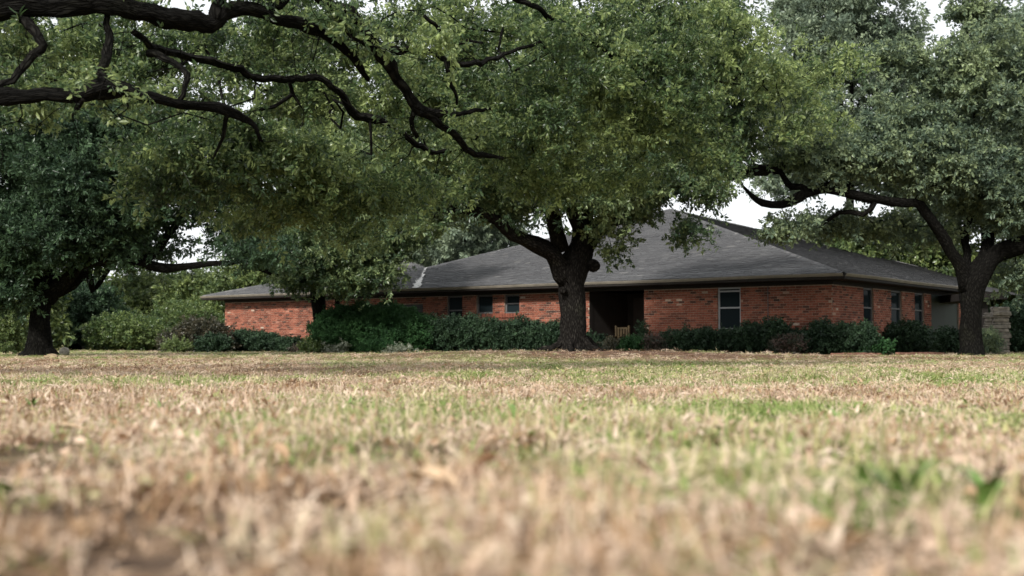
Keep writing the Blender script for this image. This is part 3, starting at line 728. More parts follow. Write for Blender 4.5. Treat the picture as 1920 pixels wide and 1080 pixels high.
blobs = [B(1000, 325, Yc - 1, 1.6, 2, .85, 48), B(850, 300, Yc - 1.5, 1.9, 2, .9, 50), B(1110, 330, Yc - 2.2, 1.7, 1.5, .9, 50), B(1200, 300, Yc, 1.8, 2.2, 1.0, 55), B(1300, 260, Yc + .5, 1.9, 2.2, 1.1, 60),
         B(1420, 200, Yc + 1, 1.8, 2, 1.1, 50), B(1000, 200, Yc, 2.2, 3, 1.3, 60), B(1150, 150, Yc - .5, 2.4, 3, 1.4, 70), B(1300, 110, Yc, 2.2, 3, 1.3, 55), B(880, 180, Yc - .5, 2, 2.6, 1.3, 50), B(760, 290, Yc - 1.5, 1.7, 2, 1.2, 40),
         B(1120, 0, Yc, 3.4, 3.6, 1.6, 60), B(1330, -20, Yc, 2.4, 3, 1.4, 35), B(900, 20, Yc, 2.5, 3, 1.5, 35), B(1130, -120, Yc, 3.2, 3.4, 1.4, 40),
         B(1300, 370, Yc - .8, .55, .6, .5, 10), B(1335, 345, Yc - .6, .7, .8, .45, 9), B(1150, 365, Yc - .8, .7, .8, .35, 10), B(1290, 430, Yc - .8, .3, .3, .28, 4), B(1140, 440, Yc - .3, .22, .3, .2, 3), B(1155, 470, Yc - .3, .16, .2, .12, 2), B(1195, 395, Yc - .3, .3, .4, .15, 3),
         B(780, 380, Yc - 2, 1.0, 1.2, .6, 16), B(960, 385, Yc - 1, .6, .9, .28, 8), B(1130, 180, Yc + 3.5, 2.5, 2, 1.6, 30)]
GAPS = [(1500, 366, 18), (1600, 368, 15), (1690, 382, 15), (1760, 432, 20), (1788, 478, 20), (1412, 378, 34), (1400, 415, 22), (1440, 420, 18), (1442, 348, 20)]
GAPC = GAPS + [(1225, 382, 26), (1268, 358, 24), (1330, 336, 18), (1395, 326, 24), (1450, 318, 26), (1243, 402, 26), (1215, 430, 26), (1385, 350, 24), (1255, 440, 20), (930, 450, 26), (870, 440, 24)]
tree('live_oak', TREE_C, [trunk, limb_l, limb_l2, limb_r, limb_r2, limb_b, limb_f] + roots, blobs, SP_MID, 6, M['bark'],
     'thick trunked live oak on a low mound in front of the house entry', 'live oaks round the house', sprays=19, spray_r=.28, scl=1.2, leafy=50, seed=11, minz=2.0, gaps=GAPC, bare=60, bare_len=.9,
     knobs=[(at(1112, 498, Yc - .1), .17), (at(1054, 545, Yc - .35), .10)])

# foreground live oak: its trunk stands outside the picture on the left, limbs reach across the sky
Fb = np.array([-9.2, 11.5, 0.])
ftr = flare(Fb, Fb + [.3, .1, 2.4], .55, .5) + [(*(Fb + [.7, .1, 3.4]), .38), (*(Fb + [.9, .4, 5.]), .28), (*(Fb + [1.6, .8, 7.]), .16), (*(Fb + [1.8, 1, 8.6]), .07)]
s1 = Fb + [.4, .1, 2.6]
lA = [(*s1, .30)] + cl((-180, 30, 11, 60), (0, 12, 11, 53), (90, 12, 11.1, 48), (190, 6, 11.2, 43), (270, 22, 11.4, 40), (340, 36, 11.6, 38), (395, 44, 11.8, 34), (425, 22, 11.9, 31), (470, 16, 12, 28), (520, 36, 12.2, 24), (565, 44, 12.4, 22), (610, 68, 12.7, 18), (660, 106, 13, 15), (690, 150, 13.4, 9))
lB = cl((405, 40, 11.8, 26), (412, 0, 11.9, 26), (450, -40, 12, 24), (560, -35, 12.2, 24), (612, 8, 12.5, 23), (655, 20, 12.7, 22), (675, 48, 12.8, 22), (698, 78, 13, 23), (720, 104, 13.1, 28), (738, 140, 13.3, 22), (765, 178, 13.5, 20), (788, 206, 13.6, 22), (830, 214, 13.8, 14), (872, 210, 14, 9), (920, 205, 14.3, 6))
lB2 = cl((788, 208, 13.6, 17), (822, 228, 13.8, 15), (848, 252, 14, 14), (870, 276, 14.2, 12), (900, 288, 14.5, 10), (940, 296, 14.8, 7))
lB3 = cl((722, 98, 13.1, 21), (760, 92, 13.3, 15), (800, 96, 13.6, 11), (850, 118, 14, 12), (890, 120, 14.3, 10), (950, 100, 14.8, 8), (1010, 80, 15.2, 5))
lC = cl((250, 60, 12, 12), (300, 92, 12.4, 14), (365, 110, 12.7, 15), (430, 122, 13, 15), (490, 146, 13.3, 14), (545, 146, 13.6, 13), (605, 150, 13.9, 12), (640, 178, 14.1, 14), (672, 218, 14.4, 17), (712, 226, 14.6, 15), (750, 244, 14.8, 13), (778, 268, 15, 11), (826, 285, 15.3, 8), (880, 280, 15.7, 5))
lD = [(*s1, .22)] + cl((-160, 190, 10.3, 38), (-40, 190, 10.4, 33), (85, 178, 10.6, 24), (140, 182, 10.7, 29), (190, 168, 10.8, 40), (235, 168, 10.9, 26), (285, 184, 11, 21), (340, 196, 11.2, 19), (390, 200, 11.4, 18), (425, 208, 11.5, 21), (455, 222, 11.7, 15), (478, 240, 11.8, 10), (490, 264, 11.9, 7))
lD2 = cl((428, 212, 11.5, 10), (420, 240, 11.6, 8), (410, 272, 11.7, 6), (400, 300, 11.8, 4))
lD3 = cl((155, 182, 10.7, 19), (142, 202, 10.7, 10), (134, 214, 10.7, 5))
lD4 = cl((195, 165, 10.8, 26), (192, 130, 11, 19), (205, 90, 11.2, 15), (200, 40, 11.3, 14), (205, 10, 11.3, 14))
lE = cl((45, 35, 11, 22), (62, 60, 10.9, 20), (82, 84, 10.8, 17), (62, 104, 10.8, 17), (40, 130, 10.7, 14), (-10, 170, 10.6, 12))
lF = cl((275, 100, 11.6, 14), (310, 108, 11.5, 13), (340, 130, 11.4, 12), (350, 150, 11.3, 12), (342, 178, 11.2, 10), (335, 192, 11.2, 12))
lG = cl((795, 30, 13, 8), (830, 60, 13.2, 8), (860, 88, 13.5, 8), (880, 78, 13.6, 6), (905, 80, 13.8, 4))
lH = cl((620, 12, 12.5, 14), (650, 60, 12.7, 12), (700, 90, 12.9, 13))
lI = cl((820, 90, 13.6, 9), (836, 120, 13.7, 8), (846, 160, 13.8, 7), (858, 196, 14, 5))
lJ = cl((776, 210, 13.6, 10), (774, 235, 13.7, 9), (782, 258, 13.8, 7))
lK = cl((500, 20, 12.2, 20), (640, -60, 13, 18), (800, -60, 14, 15), (950, -10, 15, 12), (1080, 60, 15.8, 9), (1180, 130, 16.3, 6), (1260, 210, 16.6, 4))
fb_ = [B(120, 90, 15, 1.1, 0.8, 0.45, 21), B(300, 80, 15, 1, 0.8, 0.35, 19), B(250, 140, 14.7, 0.8, 0.8, 0.35, 13), B(60, 170, 12.7, 0.5, 0.5, 0.22, 10), B(30, 60, 14.5, 0.6, 0.8, 0.5, 11), B(450, 90, 16, 0.9, 0.8, 0.3, 14), B(480, 180, 16.5, 1.1, 0.8, 0.35, 19), B(340, 250, 13.2, 0.6, 0.6, 0.24, 8),
       B(420, 270, 13.6, 0.95, 0.8, 0.42, 22), B(560, 285, 14.2, 1, 0.8, 0.42, 22), B(650, 340, 14.6, 1.1, 0.8, 0.45, 24), B(500, 345, 14.4, 1, 0.8, 0.42, 21), B(325, 310, 14, 0.5, 0.6, 0.32, 9), B(470, 395, 15, .3, .4, .3, 5), B(640, 420, 15, .3, .4, .28, 5), B(300, 350, 14.2, .25, .3, .2, 4), B(740, 370, 15.4, 0.9, 0.8, 0.4, 14), B(600, 60, 16, 1, 0.8, 0.5, 16), B(750, 60, 16.5, 1.1, 0.8, 0.5, 19), B(700, 180, 16, 1.2, 1, 0.5, 24),
       B(860, 150, 17, 1, 0.8, 0.55, 19), B(930, 60, 17, 1.1, 0.8, 0.55, 21), B(860, 270, 16, 1.1, 0.9, 0.45, 18), B(980, 230, 16, 1, 0.9, 0.6, 21), B(1040, 120, 16, 1.1, 1, 0.6, 26), B(1080, 290, 16.5, 1, 0.8, 0.5, 18), B(1160, 220, 16.5, 1.1, 0.9, 0.6, 21), B(1180, 80, 16.5, 1.2, 1, 0.6, 28), B(1280, 180, 17, 1, 0.9, 0.7, 24), B(1310, 290, 17, 0.55, 0.6, 0.5, 10), B(1000, 345, 17, 0.6, 0.6, 0.22, 6), B(1160, 340, 17, 0.6, 0.6, 0.22, 6), B(1330, 70, 17, 1, 0.9, 0.6, 20), B(1440, 120, 17.5, 0.9, 0.8, 0.5, 12), B(1500, 230, 18, 0.7, 0.7, 0.35, 6), B(1560, 120, 18, 0.8, 0.8, 0.4, 8),
       B(200, -120, 15, 2.2, 0.8, 0.4, 7), B(700, -120, 16.5, 2.6, 0.8, 0.4, 8), B(1100, -100, 17, 2.2, 1.2, 0.4, 9)]
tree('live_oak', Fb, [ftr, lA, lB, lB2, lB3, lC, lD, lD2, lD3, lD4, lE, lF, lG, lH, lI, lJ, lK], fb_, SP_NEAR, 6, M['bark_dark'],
     'nearest live oak whose dark limbs reach in overhead from outside the left edge', 'live oaks round the house', sprays=17, spray_r=.17, scl=.8, step=.07, sides=18, rough=.34, leafy=28, seed=21, minz=1.2, tip=.004, bare=230, bare_len=.75)

# dark oak on the left
Yl = 34.0; Lb_ = at(72, 661, Yl)
Lb_[2] = float(gz(Lb_[0], Lb_[1]))
lt = cl((72, 668, Yl, 84), (72, 658, Yl, 58), (74, 640, Yl, 44), (76, 600, Yl, 37), (80, 565, Yl, 38), (84, 540, Yl, 46), (78, 505, Yl, 44), (72, 460, Yl, 34), (60, 380, Yl, 26), (80, 280, Yl, 16), (90, 180, Yl, 9))
l1 = cl((88, 560, Yl, 34), (112, 535, Yl - .3, 30), (140, 505, Yl - .6, 26), (170, 490, Yl - .8, 22), (230, 490, Yl - 1, 22), (280, 495, Yl - 1, 20), (330, 505, Yl - 1, 15), (390, 498, Yl - 1.2, 11), (470, 488, Yl - 1.4, 8))
l2 = cl((262, 492, Yl - 1, 18), (295, 462, Yl - .8, 16), (320, 435, Yl - .6, 13), (345, 410, Yl - .4, 10), (400, 370, Yl, 7))
l3 = cl((95, 548, Yl + .3, 24), (135, 530, Yl + .6, 22), (160, 510, Yl + 1, 16), (175, 545, Yl + 1.2, 10), (205, 505, Yl + 1.5, 7))
l4 = cl((72, 520, Yl, 30), (40, 470, Yl - .5, 24), (0, 420, Yl - 1, 18), (-60, 370, Yl - 1.3, 12))
l5 = cl((80, 500, Yl, 30), (110, 440, Yl - 1, 22), (150, 370, Yl - 2, 16), (190, 300, Yl - 2.5, 10))
bl = [B(60, 300, Yl, 2.4, 2.6, 1.4, 75), B(190, 300, Yl - 1.2, 2.0, 2.2, 1.4, 70), B(-60, 320, Yl, 2.2, 2.2, 1.5, 45), B(120, 420, Yl - 1, 2.0, 1.8, .8, 60), B(240, 410, Yl - 1, 1.4, 1.6, .7, 40), B(10, 440, Yl - 1, 1.5, 1.5, .9, 40), B(340, 350, Yl - .5, 1.5, 1.6, .7, 34), B(400, 430, Yl - .5, 1.2, 1.4, .55, 9), B(100, 180, Yl, 2.6, 2.6, 1.4, 50), B(250, 230, Yl - .5, 1.8, 2, 1.1, 35),
      B(470, 470, Yl - 1.2, 1.0, 1, .35, 9), B(440, 360, Yl, 1.2, 1.3, .5, 18), B(0, 540, Yl - .5, .9, 1, .7, 16), B(180, 470, Yl - 1, 1.5, 1.2, .35, 22), B(-80, 480, Yl, 1.4, 1.6, 1., 20), B(60, 70, Yl, 2.6, 2.6, 1.2, 30), B(300, 470, Yl + 1, .8, .8, .25, 5)]
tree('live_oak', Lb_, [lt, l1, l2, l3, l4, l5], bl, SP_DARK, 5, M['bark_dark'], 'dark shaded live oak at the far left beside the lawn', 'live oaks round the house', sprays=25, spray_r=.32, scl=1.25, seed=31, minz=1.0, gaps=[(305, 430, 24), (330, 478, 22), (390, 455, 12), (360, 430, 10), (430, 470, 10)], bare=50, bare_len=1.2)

# small oak in front of the left wing
Ys = 45.0; Sb = at(605, 661, Ys); Sb[2] = 0
st_ = cl((607, 664, Ys, 44), (605, 640, Ys, 30), (601, 600, Ys, 27), (597, 560, Ys, 27), (590, 520, Ys, 30), (585, 495, Ys, 32), (590, 460, Ys, 22), (610, 400, Ys, 16), (620, 330, Ys, 10))
sl1 = cl((580, 515, Ys, 18), (545, 500, Ys - .4, 15), (515, 512, Ys - .6, 12), (490, 505, Ys - .8, 9), (450, 500, Ys - 1, 7))
sl2 = cl((590, 500, Ys, 20), (640, 470, Ys - 1, 15), (690, 450, Ys - 1.8, 11), (730, 460, Ys - 2.2, 8))
sl3 = cl((585, 495, Ys, 18), (555, 450, Ys, 14), (520, 400, Ys, 10), (480, 370, Ys, 7))
sb = [B(620, 470, Ys - 1, 1.9, 2, .9, 60), B(690, 470, Ys - 2, 1.3, 1.4, .9, 45), B(640, 520, Ys - 1.5, 1.1, 1.2, .45, 26), B(700, 520, Ys - 2, .7, .8, .35, 16), B(570, 440, Ys - .5, 1.3, 1.6, .8, 22), B(640, 390, Ys - 1, 2.2, 2.2, 1.2, 60), B(740, 420, Ys - 2, 1.4, 1.5, 1., 40), B(520, 380, Ys, 1.3, 1.6, .7, 14), B(600, 300, Ys, 2.5, 2.5, 1.2, 45), B(500, 470, Ys - .8, 1.0, 1, .4, 7), B(760, 350, Ys - 1, 1.6, 1.6, 1.1, 30), B(545, 525, Ys - .6, .5, .5, .25, 7), B(450, 440, Ys, 1.3, 1.3, .6, 10)]
tree('live_oak', Sb, [st_, sl1, sl2, sl3, cl((637, 664, 46, 14), (637, 600, 46, 11), (634, 555, 46, 10), (645, 510, 45.6, 8), (660, 470, 45, 6))], sb, SP_MID, 6, M['bark_dark'], 'leaning small oak behind the big clipped shrub before the left wing', 'live oaks round the house', sprays=28, spray_r=.36, scl=1.4, seed=41, minz=1.8, bare=20, bare_len=1.)

# right oak
Yr = 33.0; Rb = at(1826, 663, Yr); Rb[2] = 0
rt = cl((1821, 672, Yr, 64), (1821, 662, Yr, 48), (1820, 640, Yr, 40), (1819, 600, Yr, 38), (1820, 565, Yr, 42), (1826, 535, Yr, 50), (1840, 505, Yr, 44), (1862, 482, Yr, 36), (1900, 462, Yr - .2, 34), (1960, 440, Yr - .4, 28), (2040, 390, Yr - .6, 18), (2100, 300, Yr, 10))
r1 = cl((1812, 545, Yr, 30), (1800, 505, Yr - .1, 25), (1782, 468, Yr - .3, 23), (1755, 425, Yr - .5, 20), (1732, 398, Yr - .7, 18), (1710, 378, Yr - .9, 17), (1670, 380, Yr - 1.1, 17), (1632, 372, Yr - 1.2, 18), (1590, 362, Yr - 1.2, 18), (1550, 352, Yr - 1.3, 20), (1510, 362, Yr - 1.3, 20), (1480, 376, Yr - 1.4, 17), (1450, 382, Yr - 1.4, 15), (1420, 374, Yr - 1.5, 11), (1402, 356, Yr - 1.5, 7), (1390, 335, Yr - 1.5, 5), (1372, 312, Yr - 1.5, 3))
r2 = cl((1515, 358, Yr - 1.3, 14), (1485, 345, Yr - 1.2, 13), (1465, 328, Yr - 1.1, 10), (1440, 316, Yr - 1, 8), (1400, 300, Yr - .9, 5), (1360, 290, Yr - .8, 3))
r3 = cl((1640, 378, Yr - 1.2, 12), (1615, 400, Yr - 1, 10), (1575, 405, Yr - .8, 9), (1540, 430, Yr - .6, 6), (1500, 445, Yr - .5, 4))
r4 = cl((1815, 540, Yr + .2, 18), (1814, 490, Yr + .4, 16), (1812, 440, Yr + .6, 14), (1830, 360, Yr + .8, 10), (1840, 250, Yr + 1, 7))
r5 = cl((1840, 510, Yr, 30), (1848, 470, Yr + .3, 22), (1866, 420, Yr + .6, 18), (1880, 340, Yr + .8, 13), (1890, 220, Yr + 1, 8))
r6 = cl((1590, 360, Yr - 1.2, 11), (1588, 325, Yr - 1, 10), (1620, 300, Yr - .9, 8), (1650, 260, Yr - .8, 6))
rb_ = [B(1620, 295, Yr - .6, 1.5, 1.4, .6, 42), B(1740, 300, Yr - .5, 1.7, 1.8, .9, 55), B(1520, 285, Yr - .6, 1.0, 1.1, .35, 18), B(1860, 330, Yr, 1.7, 1.8, 1.0, 50), B(1660, 425, Yr + 1.2, 1.0, .9, .35, 14), B(1550, 420, Yr + .8, .8, .9, .3, 10), B(1830, 385, Yr + .8, 1.0, 1.0, .5, 20), B(1905, 400, Yr - .4, .9, 1.1, .6, 22), B(1750, 440, Yr + 1.4, .7, .8, .28, 8),
       B(1700, 220, Yr, 1.6, 1.7, .7, 35), B(1880, 200, Yr, 1.8, 2, 1.0, 38), B(1980, 300, Yr, 1.8, 1.8, 1.2, 35), B(2060, 380, Yr, 1.6, 1.6, 1., 20), B(1620, 250, Yr - .5, 1.0, 1.1, .5, 18), B(1900, 520, Yr + .5, .7, .8, .4, 10), B(1470, 425, Yr - 1, .55, .6, .3, 8), B(1540, 335, Yr - 1.4, .4, .4, .15, 3), B(1850, 90, Yr, 1.2, 1.6, .8, 18), B(1790, 140, Yr, 1.1, 1.4, .7, 22), B(1690, 110, Yr, .8, 1.0, .6, 10), B(1830, 20, Yr, 1.1, 1.4, .6, 14), B(1960, 150, Yr, 1.8, 1.8, 1.1, 22)]
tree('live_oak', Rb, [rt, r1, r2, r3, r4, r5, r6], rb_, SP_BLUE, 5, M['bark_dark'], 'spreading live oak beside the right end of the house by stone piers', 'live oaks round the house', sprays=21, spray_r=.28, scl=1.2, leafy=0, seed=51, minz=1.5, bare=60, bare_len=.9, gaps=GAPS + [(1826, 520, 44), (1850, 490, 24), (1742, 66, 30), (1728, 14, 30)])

# trees beyond the house
def far_tree(name, px, Y, top_py, wid, coll, label, seed, nblob=7, low_py=600, scl=1.6, n_att=26, trunk_r=.25, bark=M['bark_dark'], cx=None, gaps=()):
    r = np.random.default_rng(seed); base = at(px, 650, Y); base[2] = 0
    top = float(at(px, top_py, Y)[2]); low = max(.6, float(at(px, low_py, Y)[2])); fork = max(.8, low + (top - low) * .15)
    mid = base + [r.uniform(-.3, .3), r.uniform(-.3, .3), fork]
    limbs = [flare(base, mid, trunk_r, trunk_r * .8) + [(*(base + [r.uniform(-.5, .5), 0, (fork + top) / 2]), trunk_r * .5), (*(base + [0, 0, top * .92]), .04)]]
    blobs = []
    for k in range(nblob):
        f = (k + .5) / nblob; z = low + (top - low) * (.12 + .82 * f); ww = wid * (1 - .75 * max(0, f - .35) ** 1.3) * .62
        a = k * 2.4 + r.uniform(-.4, .4); c = base + [math.cos(a) * ww, math.sin(a) * ww * .8, 0]; c[2] = z
        rr = wid * r.uniform(.42, .6); blobs.append((c, (rr, rr * .9, min(rr * .62, (top - low) * .28)), n_att))
        limbs.append([(*mid, trunk_r * .55), (*((mid + c) / 2 + [0, 0, .3]), trunk_r * .32), (*(mid + (c - mid) * .85), .05)])
    tree(name, base, limbs, blobs, coll, 4, bark, label, 'trees beyond the house', sprays=18, spray_r=wid * .12 + .10, scl=scl, seed=seed, minz=.5, sides=8, gaps=gaps)
ft = far_tree
ft('shade_tree', 870, 64, 300, 3.6, SP_FARB, 'grey green tree showing above the roof valley', 101, low_py=540)
0 and ft('shade_tree', 1040, 66, 120, 4.2, SP_FARB, 'tall tree directly behind the thick central oak trunk', 102, low_py=520, nblob=9)
0 and ft('shade_tree', 1290, 70, 30, 4.0, SP_FARB, 'tall tree rising behind the roof peak', 103, low_py=380, nblob=9)
ft('shade_tree', 1590, 62, -60, 4.4, SP_FARB, 'tallest blue grey tree behind the right hip of the roof', 104, low_py=420, nblob=11, n_att=30, gaps=[(1742, 45, 34), (1412, 380, 50)])
ft('shade_tree', 1850, 58, 110, 3.8, SP_FARB, 'pale grey green tree behind the spreading right oak', 105, low_py=470, nblob=9, gaps=[(1742, 60, 36)])
ft('shade_tree', 1960, 52, -20, 3.4, SP_FARB, 'pale tree at the right edge, cut by the picture border', 106, low_py=500, nblob=9)
ft('shade_tree', 1560, 58, 430, 2.6, SP_FARG, 'low light green tree just above the right hip', 107, low_py=600, nblob=6)
ft('shade_tree', 1710, 60, 420, 3.0, SP_FARG, 'light green tree above the right eave end', 108, low_py=620, nblob=7)
ft('shade_tree', 1890, 56, 480, 2.2, SP_FARG, 'green tree between the right oak trunk and right border', 109, low_py=630, nblob=6)
ft('shade_tree', 510, 72, 470, 3.0, SP_FARG, 'light green tree peeking above the left wing eave', 110, low_py=640, nblob=6)
ft('shade_tree', 400, 74, 520, 3.2, SP_FARG, 'light green tree just left of the house corner', 111, low_py=640, nblob=7)
ft('shade_tree', 270, 78, 520, 3.4, SP_FARG, 'hazy green tree under the long limb of the dark oak', 112, low_py=640, nblob=7)
ft('shade_tree', 140, 62, 540, 2.6, SP_DARK, 'dark green tree right behind the dark oak trunk', 113, low_py=640, nblob=7, scl=2.2)
ft('shade_tree', -10, 56, 470, 2.8, SP_FARG, 'green tree at the left border behind the dark oak', 114, low_py=640, nblob=7)
0 and ft('shade_tree', 640, 66, 400, 3.0, SP_DARK, 'dark tree behind the small leaning oak', 115, low_py=560, nblob=7, scl=2.2)
ft('shade_tree', 720, 70, 260, 4.0, SP_FARG, 'broad tree behind the left roof peak', 116, low_py=500, nblob=8)
ft('shade_tree', 150, 72, 250, 4.0, SP_DARK, 'tall dark tree behind the crown of the dark oak', 117, low_py=470, nblob=8, scl=2.2)
ft('shade_tree', 560, 80, -40, 4.6, SP_FARG, 'tall light green tree far behind the left wing', 118, low_py=330, nblob=8, scl=1.8)

# far wood closing the view under the crowns
r_ = np.random.default_rng(5); m = 9000
x = r_.uniform(-75, 80, m); y = r_.uniform(88, 104, m); hmax = 3.0 + 4.5 * fbm(x * .09 + 3, y * 0 + 2, 2)
z = r_.random(m) ** .8 * hmax
scatter('far_woodland', np.stack([x, y, z], 1), np.stack([r_.normal(0, .6, m), r_.normal(.3, .5, m), r_.uniform(0, 6.28, m)], 1), r_.uniform(2.2, 3.8, m), r_.integers(0, 5, m), np.clip(r_.normal(.5, .22, m), 0, 1), SP_FARG)
tag(bpy.data.objects['far_woodland'], 'distant hedge of mixed green woodland closing the view', 'woodland')

# ------------------------------------------------------------------ shrubs
M['stem'] = plain('shrub_stem', (.05, .04, .03), .9)
def bed_pos(px, out):                              # a spot `out` metres in front of the front wall, on photo column px
    return hp(front_s(px, OV - out), OV - out, 0)
def shrub(name, base, blobs, coll, nvar, n, scl, label, cat='shrub', group='shrubs along the house', seed=1, sp=.06, stems=7, droop=-.3, shell=.22):
    r = np.random.default_rng(seed); base = np.array([base[0], base[1], float(gz(base[0], base[1]))])
    root = empty(name, tuple(base), 0, label, cat, group); Ps = []
    vol = np.array([b[3] * b[5] + b[3] * b[4] for b in blobs]); vol = vol / vol.sum()
    for (bx, by, bz, rx, ry, rz), v in zip(blobs, vol):
        k = int(n * v); d = r.normal(0, 1, (k, 3)); d /= np.linalg.norm(d, axis=1)[:, None]
        lump = 1 + .13 * np.sin(d[:, 0] * 7 + bx * 3) * np.cos(d[:, 1] * 6 + d[:, 2] * 5) + .10 * np.sin(d[:, 0] * 13 + d[:, 2] * 11 + bx * 7)
        Ps.append(np.array([bx, by, bz]) + d * (lump * r.random(k) ** shell)[:, None] * [rx, ry, rz] + r.normal(0, sp, (k, 3)))
    P = np.concatenate(Ps); P = P[P[:, 2] > .02]; k = len(P)
    scatter('foliage', P, np.stack([r.normal(0, .6, k), r.normal(droop, .6, k), r.uniform(0, 6.28, k)], 1), scl * r.uniform(.7, 1.3, k), r.integers(0, nvar, k), np.clip(r.normal(.5, .22, k), 0, 1), coll, root)
    s = MB()
    for j in range(stems):
        b = blobs[j % len(blobs)]; a = np.array([b[0] * .8 + r.uniform(-.2, .2) * b[3], b[1] * .8, -.03]); e = np.array([b[0] + r.uniform(-.6, .6) * b[3], b[1] + r.uniform(-.4, .4) * b[4], b[2] + b[5] * .5])
        s.tube([a, (a + e) / 2 + r.normal(0, .06, 3), e], [.02, .014, .006], 5)
    s.build('stems', M['stem'], root)
    return root
def pxs(px, out): p = bed_pos(px, out); return p, p[1] / F      # position and metres per photo pixel there
def row_shrub(px0, px1, top, out, coll, nvar, n, scl, label, seed, depth=.6, parts=3, base_py=662, name='shrub', cat='shrub', uneven=.12, **kw):
    pc, k = pxs((px0 + px1) / 2, out); a = bed_pos(px0, out) - pc; b = bed_pos(px1, out) - pc; r = np.random.default_rng(seed)
    h = (base_py - top) * k; bl = []; W = np.linalg.norm(b - a); rx = W / parts * .62
    a = a + (b - a) * (rx * .75 / W); b2 = bed_pos(px1, out) - pc; b2 = b2 - (b2 - (bed_pos(px0, out) - pc)) * (rx * .75 / W)
    for i in range(parts):
        f = (i + .5) / parts if parts == 1 else i / (parts - 1); c = a + (b2 - a) * f; hh = h * (1 + r.uniform(-uneven, uneven))
        bl.append((c[0], c[1], hh * .48, rx, depth, hh * .52))
    return shrub(name, pc, bl, coll, nvar, n, scl, label, cat, seed=seed, **kw)
rs = row_shrub
# big clipped shrub
pc, k = pxs(700, 3.2)
shrub('clipped_shrub', pc, [(0, 0, .78, 2.15, 1.15, 1.02), (-1.1, .2, .75, 1.25, 1.1, .94), (1.25, -.1, .66, 1.35, 1.1, .88)], SP_HEDGE, 5, 24000, 1.05,
      'large rounded clipped green shrub in front of the left wing', seed=61, sp=.02, shell=.13)
rs(806, 935, 600, 2.0, SP_HDARK, 5, 4200, 1.1, 'glossy dark hedge touching the right side of the clipped shrub', 62, parts=4, depth=.6)
rs(925, 1060, 606, 2.0, SP_HDARK, 5, 4200, 1.1, 'glossy dark hedge just left of the central oak trunk', 63, parts=4, depth=.6)
rs(1088, 1130, 630, 1.6, SP_HDARK, 5, 800, 1.0, 'thin dark shrub just right of the central oak trunk', 64, parts=2, depth=.35)
rs(1138, 1172, 638, 2.0, SP_BRONZE, 5, 700, .8, 'small brownish shrub in front of the yellow chair', 65, parts=1, depth=.4)
rs(1168, 1212, 638, 2.0, SP_HEDGE, 5, 1100, 1.1, 'small bright green shrub at the entry corner of the brick', 66, parts=2, depth=.4)
rs(1196, 1214, 600, .5, SP_HDARK, 5, 260, .8, 'slim dark climber at the edge of the entry opening', 67, parts=1, depth=.15)
rs(1212, 1252, 632, 2.0, SP_RED, 4, 800, 1.0, 'reddish tinged shrub left of the white framed window', 68, parts=2, depth=.4)
rs(1245, 1405, 622, 1.7, SP_HDARK, 5, 5200, 1.0, 'long dark hedge below the white framed window', 69, parts=5, depth=.5)
rs(1388, 1470, 606, 1.7, SP_HDARK, 5, 3200, 1.0, 'tallest dark shrub below the thin conduit on the brick', 70, parts=2, depth=.6, uneven=.2)
rs(1452, 1500, 630, 2.2, SP_RED, 4, 900, 1.0, 'shrub with pinkish leaves among the dark hedges', 71, parts=2, depth=.35)
rs(1462, 1530, 618, 1.6, SP_HDARK, 5, 2400, 1.0, 'dark shrub right of the pinkish one', 72, parts=3, depth=.5)
rs(1526, 1635, 606, 1.6, SP_HDARK, 5, 4200, 1.05, 'wide dark shrub at the right corner of the brick', 73, parts=3, depth=.7, uneven=.18)
rs(1618, 1664, 640, 1.8, SP_HEDGE, 5, 520, 1.4, 'low light green plant at the right house corner', 74, parts=2, depth=.35, name='ground_plant', cat='plant')
def side_shrub(px, t_out, w, h, coll, n, scl, label, seed, nvar=5):
    s = OV - t_out; t = side_t(px, s); p = hp(s, t, 0)
    shrub('shrub', p, [(0, 0, h * .48, w, w * .8, h * .52), (w * .5, w * .3, h * .42, w * .7, w * .6, h * .44)], coll, nvar, n, scl, label, seed=seed)
side_shrub(1700, 1.3, .75, 1.0, SP_HDARK, 2200, 1.1, 'dark shrub below the narrow side windows', 75)
side_shrub(1775, 1.3, .7, .75, SP_HDARK, 1500, 1.1, 'dark shrub in front of the grey green panel door', 76)
p = at(1852, 662, 36.0); shrub('shrub', p, [(0, 0, .34, .36, .3, .38)], SP_BLUE, 5, 420, .6, 'bluish shrub between the right oak trunk and stone piers', seed=77)
# left end
rs(432, 452, 632, 1.4, SP_HDARK, 5, 900, 1.1, 'small rounded dark shrub at the left brick corner', 78, parts=1, depth=.5)
rs(448, 512, 628, 1.6, SP_HDARK, 5, 2600, 1.2, 'broad dark mounded shrub under the left brick wall', 79, parts=2, depth=.8)
rs(498, 562, 637, 1.5, SP_HDARK, 5, 2200, 1.1, 'low dark shrub under the left brick wall near the clipped shrub', 80, parts=3, depth=.6)
rs(556, 580, 652, 1.8, SP_RED, 4, 260, .9, 'tiny brown shrub between dark and pale plants', 81, parts=1, depth=.3)
rs(572, 606, 644, 4.6, SP_YEL, 4, 420, .6, 'pale yellow green plant at the left foot of the clipped shrub', 82, parts=2, depth=.35, name='ground_plant', cat='plant')
rs(690, 728, 640, 4.8, SP_HEDGE, 5, 900, 1.0, 'small conical green shrub at the foot of the clipped shrub', 83, parts=1, depth=.4)
rs(612, 645, 647, 4.8, SP_WHITE, 4, 240, .9, 'white speckled plant left of the conical shrub', 84, parts=2, depth=.25, name='flowering_plant', cat='plant')
rs(728, 768, 650, 4.9, SP_WHITE, 4, 260, .9, 'white speckled plant right of the conical shrub', 85, parts=2, depth=.25, name='flowering_plant', cat='plant')
pl_ = at(372, 660, 50.0); pl_[2] = 0
